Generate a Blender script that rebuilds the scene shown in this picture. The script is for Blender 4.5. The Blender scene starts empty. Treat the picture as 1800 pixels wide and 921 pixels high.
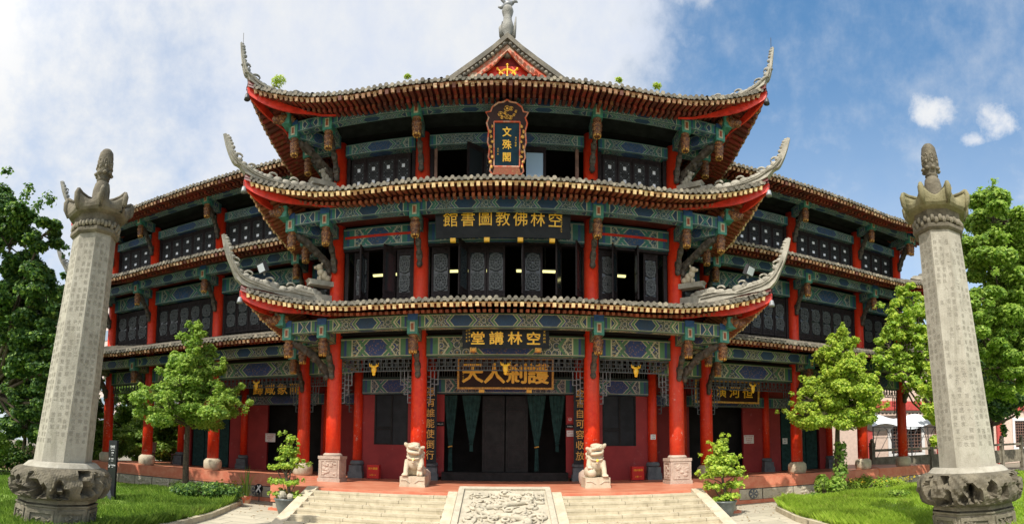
import bpy, math, random
from mathutils import Vector, Matrix
R = math.radians
rnd = random.Random(7)
SC = bpy.context.scene
COL = SC.collection

# ------------------------------------------------------------------ camera, sky, sun, exposure
PITCH, ROLL, EYE = 0.060, 0.0061, 1.75
cd = bpy.data.cameras.new('camera')
cd.type = 'PANO'
cd.panorama_type = 'CENTRAL_CYLINDRICAL'          # the photograph is a swept panorama
cd.central_cylindrical_radius = 1.0
cd.central_cylindrical_range_u_min = -888 / 880
cd.central_cylindrical_range_u_max = (1800 - 888) / 880
cd.central_cylindrical_range_v_min = -(921 - 744.1) / 880
cd.central_cylindrical_range_v_max = 744.1 / 880
cd.clip_start, cd.clip_end = 0.05, 3000
cam = bpy.data.objects.new('camera', cd)
cam.matrix_world = (Matrix.Translation((0, 0, EYE)) @ Matrix.Rotation(math.pi / 2 + PITCH, 4, 'X')
                    @ Matrix.Rotation(ROLL, 4, 'Z'))
COL.objects.link(cam)
SC.camera = cam

SUN_TO = Vector((-0.36, -0.62, 0.98)).normalized()
SUN_EL = math.asin(SUN_TO.z)
sl = bpy.data.lights.new('sun', 'SUN')
sl.energy, sl.angle, sl.color = 4.1, R(0.55), (1.0, 0.95, 0.86)
so = bpy.data.objects.new('sun', sl)
so.rotation_euler = SUN_TO.to_track_quat('Z', 'Y').to_euler()
so.location = (-10, -15, 30)
COL.objects.link(so)
SC.view_settings.view_transform = 'Standard'
SC.view_settings.look = 'None'
SC.view_settings.gamma = 1.0
SC.view_settings.exposure = 0.40
SC.view_settings.use_curve_mapping = False


# ------------------------------------------------------------------ node expressions
class E:
    """a float socket with arithmetic"""
    def __init__(s, nt, sock): s.nt, s.s = nt, sock
    def m(s, op, *a, clamp=False):
        n = s.nt.nodes.new('ShaderNodeMath'); n.operation = op; n.use_clamp = clamp
        for i, x in enumerate((s,) + a):
            if isinstance(x, E): s.nt.links.new(x.s, n.inputs[i])
            else: n.inputs[i].default_value = x
        return E(s.nt, n.outputs[0])
    def __add__(s, o): return s.m('ADD', o)
    __radd__ = __add__
    def __sub__(s, o): return s.m('SUBTRACT', o)
    def __rsub__(s, o): return (s * -1) + o
    def __mul__(s, o): return s.m('MULTIPLY', o)
    __rmul__ = __mul__
    def __truediv__(s, o): return s.m('DIVIDE', o)
    def abs(s): return s.m('ABSOLUTE')
    def lt(s, o): return s.m('LESS_THAN', o)
    def gt(s, o): return s.m('GREATER_THAN', o)
    def mn(s, o): return s.m('MINIMUM', o)
    def mx(s, o): return s.m('MAXIMUM', o)
    def ping(s, o): return s.m('PINGPONG', o)
    def band(s, a, b): return s.gt(a) * s.lt(b)
    def smooth(s, a, b):
        n = s.nt.nodes.new('ShaderNodeMapRange'); n.interpolation_type = 'SMOOTHSTEP'
        s.nt.links.new(s.s, n.inputs['Value'])
        n.inputs['From Min'].default_value, n.inputs['From Max'].default_value = a, b
        return E(s.nt, n.outputs['Result'])


def mixc(nt, fac, a, b):
    n = nt.nodes.new('ShaderNodeMix'); n.data_type = 'RGBA'
    for v, k in ((fac, 0), (a, 6), (b, 7)):
        if isinstance(v, E): nt.links.new(v.s, n.inputs[k])
        elif hasattr(v, 'links'): nt.links.new(v, n.inputs[k])
        elif k: n.inputs[k].default_value = tuple(v) + (1,)
        else: n.inputs[0].default_value = v
    return n.outputs[2]


def noise(nt, scale, detail=3, rough=.55, vec=None, out=0):
    n = nt.nodes.new('ShaderNodeTexNoise')
    n.inputs['Scale'].default_value, n.inputs['Detail'].default_value = scale, detail
    n.inputs['Roughness'].default_value = rough
    if vec is not None: nt.links.new(vec, n.inputs['Vector'])
    return E(nt, n.outputs[out])


def voro(nt, scale, feat='F1', vec=None, rnd_=1.0):
    n = nt.nodes.new('ShaderNodeTexVoronoi'); n.feature = feat
    n.inputs['Scale'].default_value = scale
    n.inputs['Randomness'].default_value = rnd_
    if vec is not None: nt.links.new(vec, n.inputs['Vector'])
    return E(nt, n.outputs['Distance'])


def coords(nt, kind='Object'):
    return nt.nodes.new('ShaderNodeTexCoord').outputs[kind]


def wpos(nt):
    return nt.nodes.new('ShaderNodeNewGeometry').outputs['Position']


def sep(nt, v):
    n = nt.nodes.new('ShaderNodeSeparateXYZ'); nt.links.new(v, n.inputs[0])
    return [E(nt, n.outputs[i]) for i in range(3)]


def comb(nt, x, y, z=0.0):
    n = nt.nodes.new('ShaderNodeCombineXYZ')
    for i, v in enumerate((x, y, z)):
        if isinstance(v, E): nt.links.new(v.s, n.inputs[i])
        else: n.inputs[i].default_value = v
    return n.outputs[0]


# ------------------------------------------------------------------ world: blue sky with real-looking cloud cover
w = bpy.data.worlds.new('World'); SC.world = w; w.use_nodes = True
nt = w.node_tree; nt.nodes.clear()
sky = nt.nodes.new('ShaderNodeTexSky'); sky.sky_type = 'NISHITA'; sky.sun_disc = False
sky.sun_elevation = SUN_EL
sky.sun_rotation = math.atan2(SUN_TO.x, SUN_TO.y)
sky.air_density, sky.dust_density, sky.ozone_density = 1.0, 0.6, 1.0
d = coords(nt, 'Generated')
dx, dy, dz = sep(nt, d)
k = dz.mx(0.0) + 0.22
pv = comb(nt, dx / k, dy / k, 0.0)
az = dx.m('ARCTAN2', dy)
el = dz.m('ARCSINE')
av = comb(nt, az, el * 1.25, 0.0)
n1 = noise(nt, 2.0, 8, .60, av)
n2 = noise(nt, 5.5, 8, .62, av)
n3 = noise(nt, 11.0, 8, .66, av)
def blob(a, e, ra, re):
    return 1.0 - (((az - a) / ra).m('POWER', 2.0) + ((el - e) / re).m('POWER', 2.0)).m('SQRT').smooth(0.0, 1.3)
nn = n1 * .6 + n2 * .28 + n3 * .12
edge = az + (nn - .5) * .9 - el * .10
centre = (1.0 - edge.smooth(.12, .34)) * edge.smooth(-1.05, -.65)
small = blob(.88, .600, .085, .040).mx(blob(1.02, .575, .085, .05)).mx(blob(.96, .555, .05, .022))
m_small = (small + (n3 - .5) * 1.7 + (n2 - .5) * .9).smooth(.26, 1.15)
upper = blob(.36, .82, .22, .10)
m_up = (upper + (n2 - .5) * 1.6).smooth(.35, .8) * .75
left = 1.0 - az.smooth(-.55, -.15)
m_left = left * (.86 + (nn - .5) * 1.5 + (n3 - .5) * .3)
m_thin = (n1 * .4 + n2 * .4 + n3 * .2).smooth(.40, .76) * .46
low = (1.0 - el.smooth(0.05, .78)) * .74
mask = (centre * .98).mx(m_small).mx(m_up).mx(m_left).mx(m_thin + low * .6).mx(low).m('MULTIPLY', 1.0, clamp=True)
cshade = (n1 * .5 + n2 * .35 + n3 * .15).smooth(.34, .62)
cloud = mixc(nt, cshade, (5.4, 5.9, 6.9), (6.75, 6.85, 6.95))
hs = nt.nodes.new('ShaderNodeHueSaturation')
hs.inputs['Saturation'].default_value = 1.0
hs.inputs['Value'].default_value = 1.55
tint = nt.nodes.new('ShaderNodeMix'); tint.data_type = 'RGBA'; tint.blend_type = 'MULTIPLY'; tint.inputs[0].default_value = 1.0
nt.links.new(sky.outputs[0], tint.inputs[6]); tint.inputs[7].default_value = (.66, .98, 1.06, 1)
nt.links.new(tint.outputs[2], hs.inputs['Color'])
cc = mixc(nt, mask, hs.outputs[0], cloud)
sd = (dx * SUN_TO.x + dy * SUN_TO.y + dz * SUN_TO.z).smooth(.35, 1.0) * .85     # added unseen glow round the sun, behind the camera, as fill for the front
cc = mixc(nt, sd, cc, (13.5, 13.2, 12.8))
bg = nt.nodes.new('ShaderNodeBackground'); bg.inputs['Strength'].default_value = 0.10
nt.links.new(cc, bg.inputs['Color'])
wo = nt.nodes.new('ShaderNodeOutputWorld'); nt.links.new(bg.outputs[0], wo.inputs['Surface'])

# ------------------------------------------------------------------ materials
MATS = {}


def mat(name, color=(.5, .5, .5), rough=.6, metal=0.0, var=0.0, vscale=6.0, bump=0.0, bscale=40.0, spots=None, fn=None, spec=.5,
        coord='pos', emit=None):
    m = bpy.data.materials.new(name); m.use_nodes = True
    t = m.node_tree; b = t.nodes['Principled BSDF']
    b.inputs['Roughness'].default_value = rough
    b.inputs['Metallic'].default_value = metal
    b.inputs['Specular IOR Level'].default_value = spec
    v = wpos(t) if coord == 'pos' else coords(t, coord)
    c = None
    if fn:
        c = fn(t, v)
    elif var or spots:
        n = noise(t, vscale, 5, .6, v)
        c = mixc(t, n.smooth(.25, .75), tuple(x * (1 - var) for x in color), tuple(min(1, x * (1 + var)) for x in color))
    if spots:                                     # (colour, scale, threshold)
        sc, ss, th = spots
        f = noise(t, ss, 6, .7, v).smooth(th, th + .05)
        c = mixc(t, f, c, sc)
    if c is not None: t.links.new(c, b.inputs['Base Color'])
    else: b.inputs['Base Color'].default_value = tuple(color) + (1,)
    if bump:
        bn = t.nodes.new('ShaderNodeBump'); bn.inputs['Strength'].default_value = min(1, bump)
        bn.inputs['Distance'].default_value = .02
        h = noise(t, bscale, 6, .65, v)
        t.links.new(h.s, bn.inputs['Height']); t.links.new(bn.outputs[0], b.inputs['Normal'])
    if emit:
        b.inputs['Emission Color'].default_value = tuple(emit[0]) + (1,)
        b.inputs['Emission Strength'].default_value = emit[1]
    MATS[name] = m
    return m


def f_column(t, v):
    x, y, z = sep(t, v)
    n = noise(t, 9, 5, .65, v)
    base = mixc(t, n.smooth(.3, .75), (.60, .024, .007), (.72, .050, .010))
    st = noise(t, 2.2, 4, .6, comb(t, x * 4.0, y * 4.0, z * .5))
    base = mixc(t, st.smooth(.5, .8) * .5, base, (.33, .02, .012))
    chips = noise(t, 11, 6, .72, v)
    patch = noise(t, 1.1, 3, .6, v).smooth(.42, .66)
    lowz = 1.0 - z.smooth(2.4, 4.4)
    f = (chips.smooth(.60, .63) * patch * lowz).mx(chips.smooth(.70, .73) * .6)
    fade = noise(t, .9, 5, .65, comb(t, x * 2.0, y * 2.0, z * .6))
    base = mixc(t, fade.smooth(.46, .72) * .55, base, (.50, .075, .040))
    crack = noise(t, 6, 6, .7, comb(t, x * 9.0, y * 9.0, z * .35))
    base = mixc(t, crack.smooth(.60, .68) * .5, base, (.22, .018, .012))
    base = mixc(t, noise(t, 1.3, 6, .7, v).smooth(.5, .8) * .30, base, (.62, .10, .05))
    base = mixc(t, (1.0 - z.smooth(1.0, 1.9)) * noise(t, 5, 6, .7, v).smooth(.42, .7) * .55, base, (.30, .12, .08))
    return mixc(t, f, base, (.62, .42, .36))


def isl(t):
    return E(t, t.nodes.new('ShaderNodeNewGeometry').outputs['Random Per Island'])


def f_rafter(t, v):
    n = noise(t, 7, 6, .7, v)
    c = mixc(t, n.smooth(.32, .58), (.36, .040, .020), (.25, .080, .032))
    c = mixc(t, noise(t, 23, 4, .7, v).smooth(.55, .66) * .8, c, (.38, .22, .07))
    r = isl(t)
    c = mixc(t, r.smooth(.55, 1.0) * .6, c, (.14, .035, .022))
    return mixc(t, r.lt(.12), c, (.42, .11, .05))


def f_cream(t, v):
    n = noise(t, 9, 5, .7, v)
    c = mixc(t, n.smooth(.32, .62), (.56, .44, .26), (.34, .16, .065))
    c = mixc(t, noise(t, 21, 4, .7, v).smooth(.50, .60), c, (.25, .09, .04))
    r = isl(t)
    c = mixc(t, r.smooth(.35, 1.0) * .75, c, (.26, .12, .06))
    return mixc(t, r.lt(.10), c, (.16, .06, .04))


def f_tile(t, v):
    n = noise(t, 3.1, 6, .7, v)
    c = mixc(t, n.smooth(.3, .7), (.095, .085, .068), (.225, .198, .150))
    c = mixc(t, noise(t, 14, 5, .7, v).smooth(.58, .7), c, (.09, .085, .06))
    r = isl(t)
    c = mixc(t, r.smooth(.5, 1.0) * .6, c, (.075, .070, .055))
    return mixc(t, r.lt(.15) * .6, c, (.36, .31, .23))


def f_stone(a, b, moss=(.10, .10, .05), mz=None):
    def f(t, v):
        n = noise(t, 4.0, 7, .68, v)
        c = mixc(t, n.smooth(.3, .7), a, b)
        x, y, z = sep(t, v)
        s = noise(t, 1.6, 5, .65, comb(t, x * 3.0, y * 3.0, z * .7))
        c = mixc(t, s.smooth(.52, .78) * .75, c, moss)
        return mixc(t, noise(t, 60, 3, .6, v).smooth(.55, .8) * .35, c, tuple(q * .5 for q in a))
    return f


def f_gold(t, v):
    return mixc(t, noise(t, 16, 4, .6, v).smooth(.35, .7), (.95, .47, .018), (1.0, .66, .05))


def paint(style):
    """painted beam: cartouches, chevrons and scroll flowers in the beam's own length and height"""
    cols = {
        'teal':  dict(g=(.026, .110, .118), g2=(.045, .20, .175), b=(.028, .085, .22), w=(.42, .45, .37), f=(.036, .098, .128), o=(.28, .20, .09)),
        'green': dict(g=(.040, .11, .060), g2=(.090, .22, .10), b=(.032, .055, .19), w=(.55, .50, .32), f=(.065, .085, .070), o=(.36, .18, .06)),
        'blue':  dict(g=(.025, .085, .105), g2=(.04, .17, .15), b=(.030, .055, .20), w=(.46, .44, .38), f=(.055, .065, .12), o=(.25, .15, .08)),
    }
    q = cols[style.split('_')[0]]
    rep = style.endswith('rep')

    def f(t, v):
        u1 = t.nodes.new('ShaderNodeUVMap'); u1.uv_map = 'along'
        u2 = t.nodes.new('ShaderNodeUVMap'); u2.uv_map = 'size'
        u, vv, _ = sep(t, u1.outputs[0]); hl, h, _ = sep(t, u2.outputs[0])
        ww = ((vv - .5) * 2.0).abs()
        uh = u / h
        end = (hl - u.abs()) / h
        # flowers with rings of petals
        fv = comb(t, uh * 1.0, vv * 1.0 + 13.0, 0.0)
        d1 = voro(t, 2.6, 'F1', fv, .3)
        d2 = voro(t, 9.0, 'F1', fv, .6)
        c = mixc(t, (d2 * 9.0).m('SINE').gt(.1), q['f'], q['g'])
        c = mixc(t, d2.band(.20, .34), c, q['w'])
        c = mixc(t, d1.band(.40, .47), c, q['w'])
        c = mixc(t, d1.band(.33, .40), c, q['b'])
        c = mixc(t, d1.lt(.12), c, q['o'])
        if rep:
            a = uh.ping(1.55)
            kk = a + ww * .42
            C0 = .78
        else:
            a = uh.abs()
            kk = a + ww * .5
            C0 = (hl / h) * .36
        e = kk - C0
        c = mixc(t, e.lt(.44), c, q['b'])
        c = mixc(t, e.lt(.34), c, q['w'])
        c = mixc(t, e.lt(.28), c, q['g2'])
        c = mixc(t, e.lt(.10), c, q['w'])
        inner = mixc(t, d2.band(.2, .3), q['b'] if not rep else (.018, .055, .13), q['o'] if not rep else (.04, .10, .17))
        c = mixc(t, e.lt(.04), c, inner)
        # end bands
        for lo, hi, key in ((1.15, 1.30, 'g2'), (1.02, 1.10, 'w'), (.55, .62, 'w'), (.30, .55, 'g2'), (.18, .30, 'b'), (-.1, .18, 'g')):
            ch = end + ww * (.35 if lo > .6 else 0.0)
            c = mixc(t, ch.band(lo, hi), c, q[key])
        c = mixc(t, ww.band(.80, .86), c, q['w'])
        c = mixc(t, ww.gt(.86), c, q['g'])
        grime = noise(t, 3.0, 6, .7, v).smooth(.4, .75)
        return mixc(t, grime * .52, c, (.035, .045, .04))
    return f


mat('red_paint', fn=f_column, rough=.42, spec=.28)
mat('rafter_red', fn=f_rafter, rough=.6)
mat('rafter_worn', fn=lambda t, v: mixc(t, isl(t).smooth(.2, 1.0) * .8, mixc(t, noise(t, 8, 6, .7, v).smooth(.45, .65), (.26, .030, .018), (.20, .085, .030)), (.085, .026, .018)), rough=.65)
mat('cream_worn', fn=f_cream, rough=.7)
def f_cream2(t, v):
    c = mixc(t, noise(t, 9, 5, .7, v).smooth(.35, .7), (.74, .58, .30), (.56, .30, .11))
    return mixc(t, isl(t).smooth(.6, 1.0) * .7, c, (.40, .17, .07))
mat('cream_paint', fn=f_cream2, rough=.7)
mat('roof_tile', fn=f_tile, rough=.85, bump=.5, bscale=30)
mat('stucco', fn=f_stone((.25, .23, .185), (.42, .39, .32), (.085, .085, .065)), rough=.85, bump=.6, bscale=30)
mat('grey_carving', fn=f_stone((.17, .17, .155), (.32, .31, .28), (.06, .06, .05)), rough=.85, bump=.8, bscale=24)
mat('board_red', (.62, .035, .016), .4, var=.3, vscale=5)
mat('barge', fn=lambda t, v: mixc(t, noise(t, 5, 6, .7, v).smooth(.42, .62), (.55, .085, .03), (.52, .36, .25)), rough=.7)
mat('wood_dark', (.022, .016, .017), .5, var=.45, vscale=12, spec=.15)
mat('wood_edge', (.20, .11, .08), .6, var=.4, vscale=9)
mat('lattice_dark', (.042, .044, .046), .5, var=.4, vscale=12, spec=.3)
mat('lattice_wood', (.070, .078, .080), .5, var=.4, vscale=12)
mat('lattice_grey', (.13, .125, .13), .6, var=.4, vscale=12)
mat('carved_dark', (.075, .060, .045), .6, var=.6, vscale=9, bump=1.0, bscale=20)
mat('carved_teal', fn=lambda t, v: mixc(t, (voro(t, 13, 'F1', v) * 14.0).m('SINE').gt(.55), mixc(t, noise(t, 4, 4, .6, v).smooth(.35, .65), (.022, .06, .065), (.03, .10, .085)), (.20, .24, .17)), rough=.6, bump=.6, bscale=18)
mat('lotus', fn=lambda t, v: mixc(t, (voro(t, 17, 'F1', v) * 12.0).m('SINE').gt(.2), (.11, .035, .02), mixc(t, noise(t, 9, 3, .5, v).gt(.56), (.33, .15, .05), (.17, .10, .06))), rough=.55)
mat('block_green', (.055, .22, .165), .5, var=.35, vscale=8)
mat('block_cream', (.45, .42, .30), .6, var=.3, vscale=12)
mat('block_blue', (.025, .085, .24), .5, var=.35, vscale=8)
mat('gold', fn=f_gold, rough=.33, metal=0.0, spec=.6)
mat('gold_dull', (.60, .32, .06), .45, var=.5, vscale=18)
mat('board_black', (.018, .020, .024), .35, var=.3, vscale=4, spec=.15)
mat('board_blue', (.006, .030, .048), .3, var=.3, vscale=4, spec=.15)
mat('board_brown', (.035, .016, .014), .4, var=.3, vscale=4, spec=.15)
mat('frame_red', (.20, .022, .018), .45, var=.4, vscale=10)
mat('wall_red', fn=lambda t, v: mixc(t, noise(t, 3.2, 6, .65, v).smooth(.62, .72) * .5, mixc(t, noise(t, 1.7, 5, .6, v).smooth(.3, .7), (.22, .014, .016), (.30, .024, .024)), (.34, .16, .15)), rough=.7)
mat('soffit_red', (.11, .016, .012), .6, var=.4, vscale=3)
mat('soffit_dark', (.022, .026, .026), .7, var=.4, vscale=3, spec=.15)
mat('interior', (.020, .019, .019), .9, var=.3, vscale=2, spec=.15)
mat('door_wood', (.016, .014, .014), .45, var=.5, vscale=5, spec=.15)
mat('pane_dark', (.020, .026, .030), .12, spec=.6)
mat('pane_dim', (.66, .72, .80), .10, spec=.9)  # reflected sky put into the base colour, a step dimmer
mat('pane_pale', (.86, .90, .97), .10, spec=.9)  # pale base colour stands in for sky reflected in the glass
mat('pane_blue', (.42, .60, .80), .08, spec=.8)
mat('lamp_tube', (.9, .9, .5), emit=((1.0, .93, .38), 1.15))
mat('lamp_cool', (.9, .9, .9), emit=((.72, 1.0, .92), .9))
mat('curtain', (.018, .048, .046), .8, var=.4, vscale=7, spec=.15)
for s in ('teal', 'teal_rep', 'green', 'green_rep', 'blue'):
    mat('paint_' + s, fn=paint(s), rough=.55)
mat('stone_tan', fn=f_stone((.44, .37, .26), (.58, .50, .37), (.27, .22, .15)), rough=.8, bump=.5, bscale=45)
mat('stone_relief', fn=f_stone((.37, .33, .25), (.50, .445, .34), (.22, .195, .145)), rough=.85, bump=1.0, bscale=14)
mat('stone_pink', fn=f_stone((.38, .29, .23), (.50, .40, .32), (.24, .18, .14)), rough=.8, bump=.9, bscale=22)
mat('stone_grey', fn=f_stone((.085, .095, .105), (.15, .16, .17), (.05, .055, .06)), rough=.8, bump=.7, bscale=25)
def f_step(t, v):
    base = f_stone((.43, .37, .255), (.57, .50, .36), (.25, .205, .125))(t, v)
    x, y, z = sep(t, v)
    row = (z / .10 + .05).m('FLOOR')
    j = ((x / 1.15 + row * .41).m('FRACT') - .5).abs().gt(.4935)
    base = mixc(t, noise(t, 1.1, 6, .7, v).smooth(.50, .72) * .45, base, (.27, .225, .145))
    return mixc(t, j * .8, base, (.14, .12, .08))
mat('stone_step', fn=f_step, rough=.85, bump=.5, bscale=30)
def f_pillar(t, v):
    base = f_stone((.30, .275, .22), (.39, .365, .30), (.22, .20, .15))(t, v)
    x, y, z = sep(t, v)
    st = noise(t, 1.0, 6, .7, comb(t, x * 7.0, y * 7.0, z * .45))
    base = mixc(t, st.smooth(.50, .70) * .55, base, (.165, .155, .12))
    base = mixc(t, (noise(t, 9, 6, .75, v).smooth(.60, .66)) * .6, base, (.19, .185, .13))
    return mixc(t, z.smooth(4.3, 5.05) * noise(t, 3, 5, .7, v).smooth(.40, .62) * .7, base, (.14, .13, .095))
mat('stone_pillar', fn=f_pillar, rough=.85, bump=.35, bscale=50)
mat('stone_weathered', fn=f_stone((.125, .108, .075), (.25, .22, .16), (.050, .046, .030)), rough=.9, bump=.9, bscale=18)
mat('stone_dark', fn=f_stone((.080, .068, .046), (.185, .160, .112), (.036, .034, .022)), rough=.9, bump=.9, bscale=18)
mat('stone_mossy', fn=f_stone((.13, .115, .055), (.24, .215, .115), (.055, .065, .022)), rough=.9, bump=.9, bscale=18)
mat('engraving_pale', (.285, .262, .212), .9)
mat('engraving', (.245, .223, .18), .9)
mat('terrace_red', fn=lambda t, v: mixc(t, noise(t, 2.4, 6, .65, v).smooth(.35, .7), (.50, .16, .085), (.60, .26, .155)), rough=.42)
mat('fascia_salmon', fn=lambda t, v: mixc(t, noise(t, 3.4, 6, .65, v).smooth(.35, .7), (.55, .15, .080), (.62, .24, .14)), rough=.6)
mat('white_sign', (.72, .70, .68), .5)
mat('ink_red', (.45, .03, .03), .6)
mat('ink_black', (.03, .03, .03), .6)
mat('ink_white', (.80, .80, .80), .6)
mat('fire_red', (.55, .018, .014), .35, var=.1)
mat('sign_black', (.012, .013, .015), .3, spec=.15)
mat('metal_grey', (.25, .26, .27), .45, var=.2)
mat('metal_dark', (.045, .045, .048), .5, var=.2)
mat('bark', (.085, .062, .042), .9, var=.5, vscale=16, bump=1.0, bscale=22)
mat('glass_lamp', (.70, .75, .80), .15)
mat('white_cloth', (.72, .76, .80), .6, var=.08)
mat('wall_cream', (.60, .46, .38), .8, var=.1)
mat('trim_red', (.45, .06, .05), .7, var=.2)
mat('tower_wall', (.60, .50, .45), .8, var=.06)
mat('tower_glass', (.25, .32, .40), .2)
mat('pot_glaze', fn=f_stone((.07, .085, .085), (.16, .18, .17), (.05, .05, .045)), rough=.35)
mat('soil', (.06, .045, .03), .95, var=.4)
mat('cable_orange', (.60, .13, .02), .5)


def leaf_mat(name, c1, c2, trans=.35, dry=None):
    m = bpy.data.materials.new(name); m.use_nodes = True
    t = m.node_tree; b = t.nodes['Principled BSDF']; out = t.nodes['Material Output']
    g = t.nodes.new('ShaderNodeNewGeometry')
    r = E(t, g.outputs['Random Per Island'])
    c = mixc(t, r, c1, c2)
    if dry:
        v = wpos(t)
        c = mixc(t, noise(t, .55, 5, .65, v).smooth(.42, .68) * .75, c, tuple(q * .45 for q in c1))
        c = mixc(t, noise(t, 1.3, 6, .7, v).smooth(.58, .70) * .7, c, dry)
    t.links.new(c, b.inputs['Base Color']); b.inputs['Roughness'].default_value = .5
    b.inputs['Specular IOR Level'].default_value = .35
    tr = t.nodes.new('ShaderNodeBsdfTranslucent'); t.links.new(c, tr.inputs['Color'])
    mx = t.nodes.new('ShaderNodeMixShader'); mx.inputs[0].default_value = trans
    t.links.new(b.outputs[0], mx.inputs[1]); t.links.new(tr.outputs[0], mx.inputs[2])
    t.links.new(mx.outputs[0], out.inputs['Surface'])
    MATS[name] = m


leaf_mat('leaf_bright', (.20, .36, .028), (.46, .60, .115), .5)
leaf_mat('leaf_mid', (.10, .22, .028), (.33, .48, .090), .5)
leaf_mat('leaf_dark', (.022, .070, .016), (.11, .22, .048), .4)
leaf_mat('leaf_lime', (.34, .50, .028), (.62, .70, .120), .5)
leaf_mat('leaf_dry', (.20, .11, .03), (.34, .20, .06))
leaf_mat('grass_blade', (.24, .39, .025), (.42, .56, .070), .45, (.40, .36, .11))
leaf_mat('grass_deep', (.11, .22, .022), (.30, .44, .060), .45, (.30, .28, .09))
leaf_mat('petal_yellow', (.60, .42, .03), (.70, .55, .05))

# ------------------------------------------------------------------ mesh builder
ORG = {}


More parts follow.
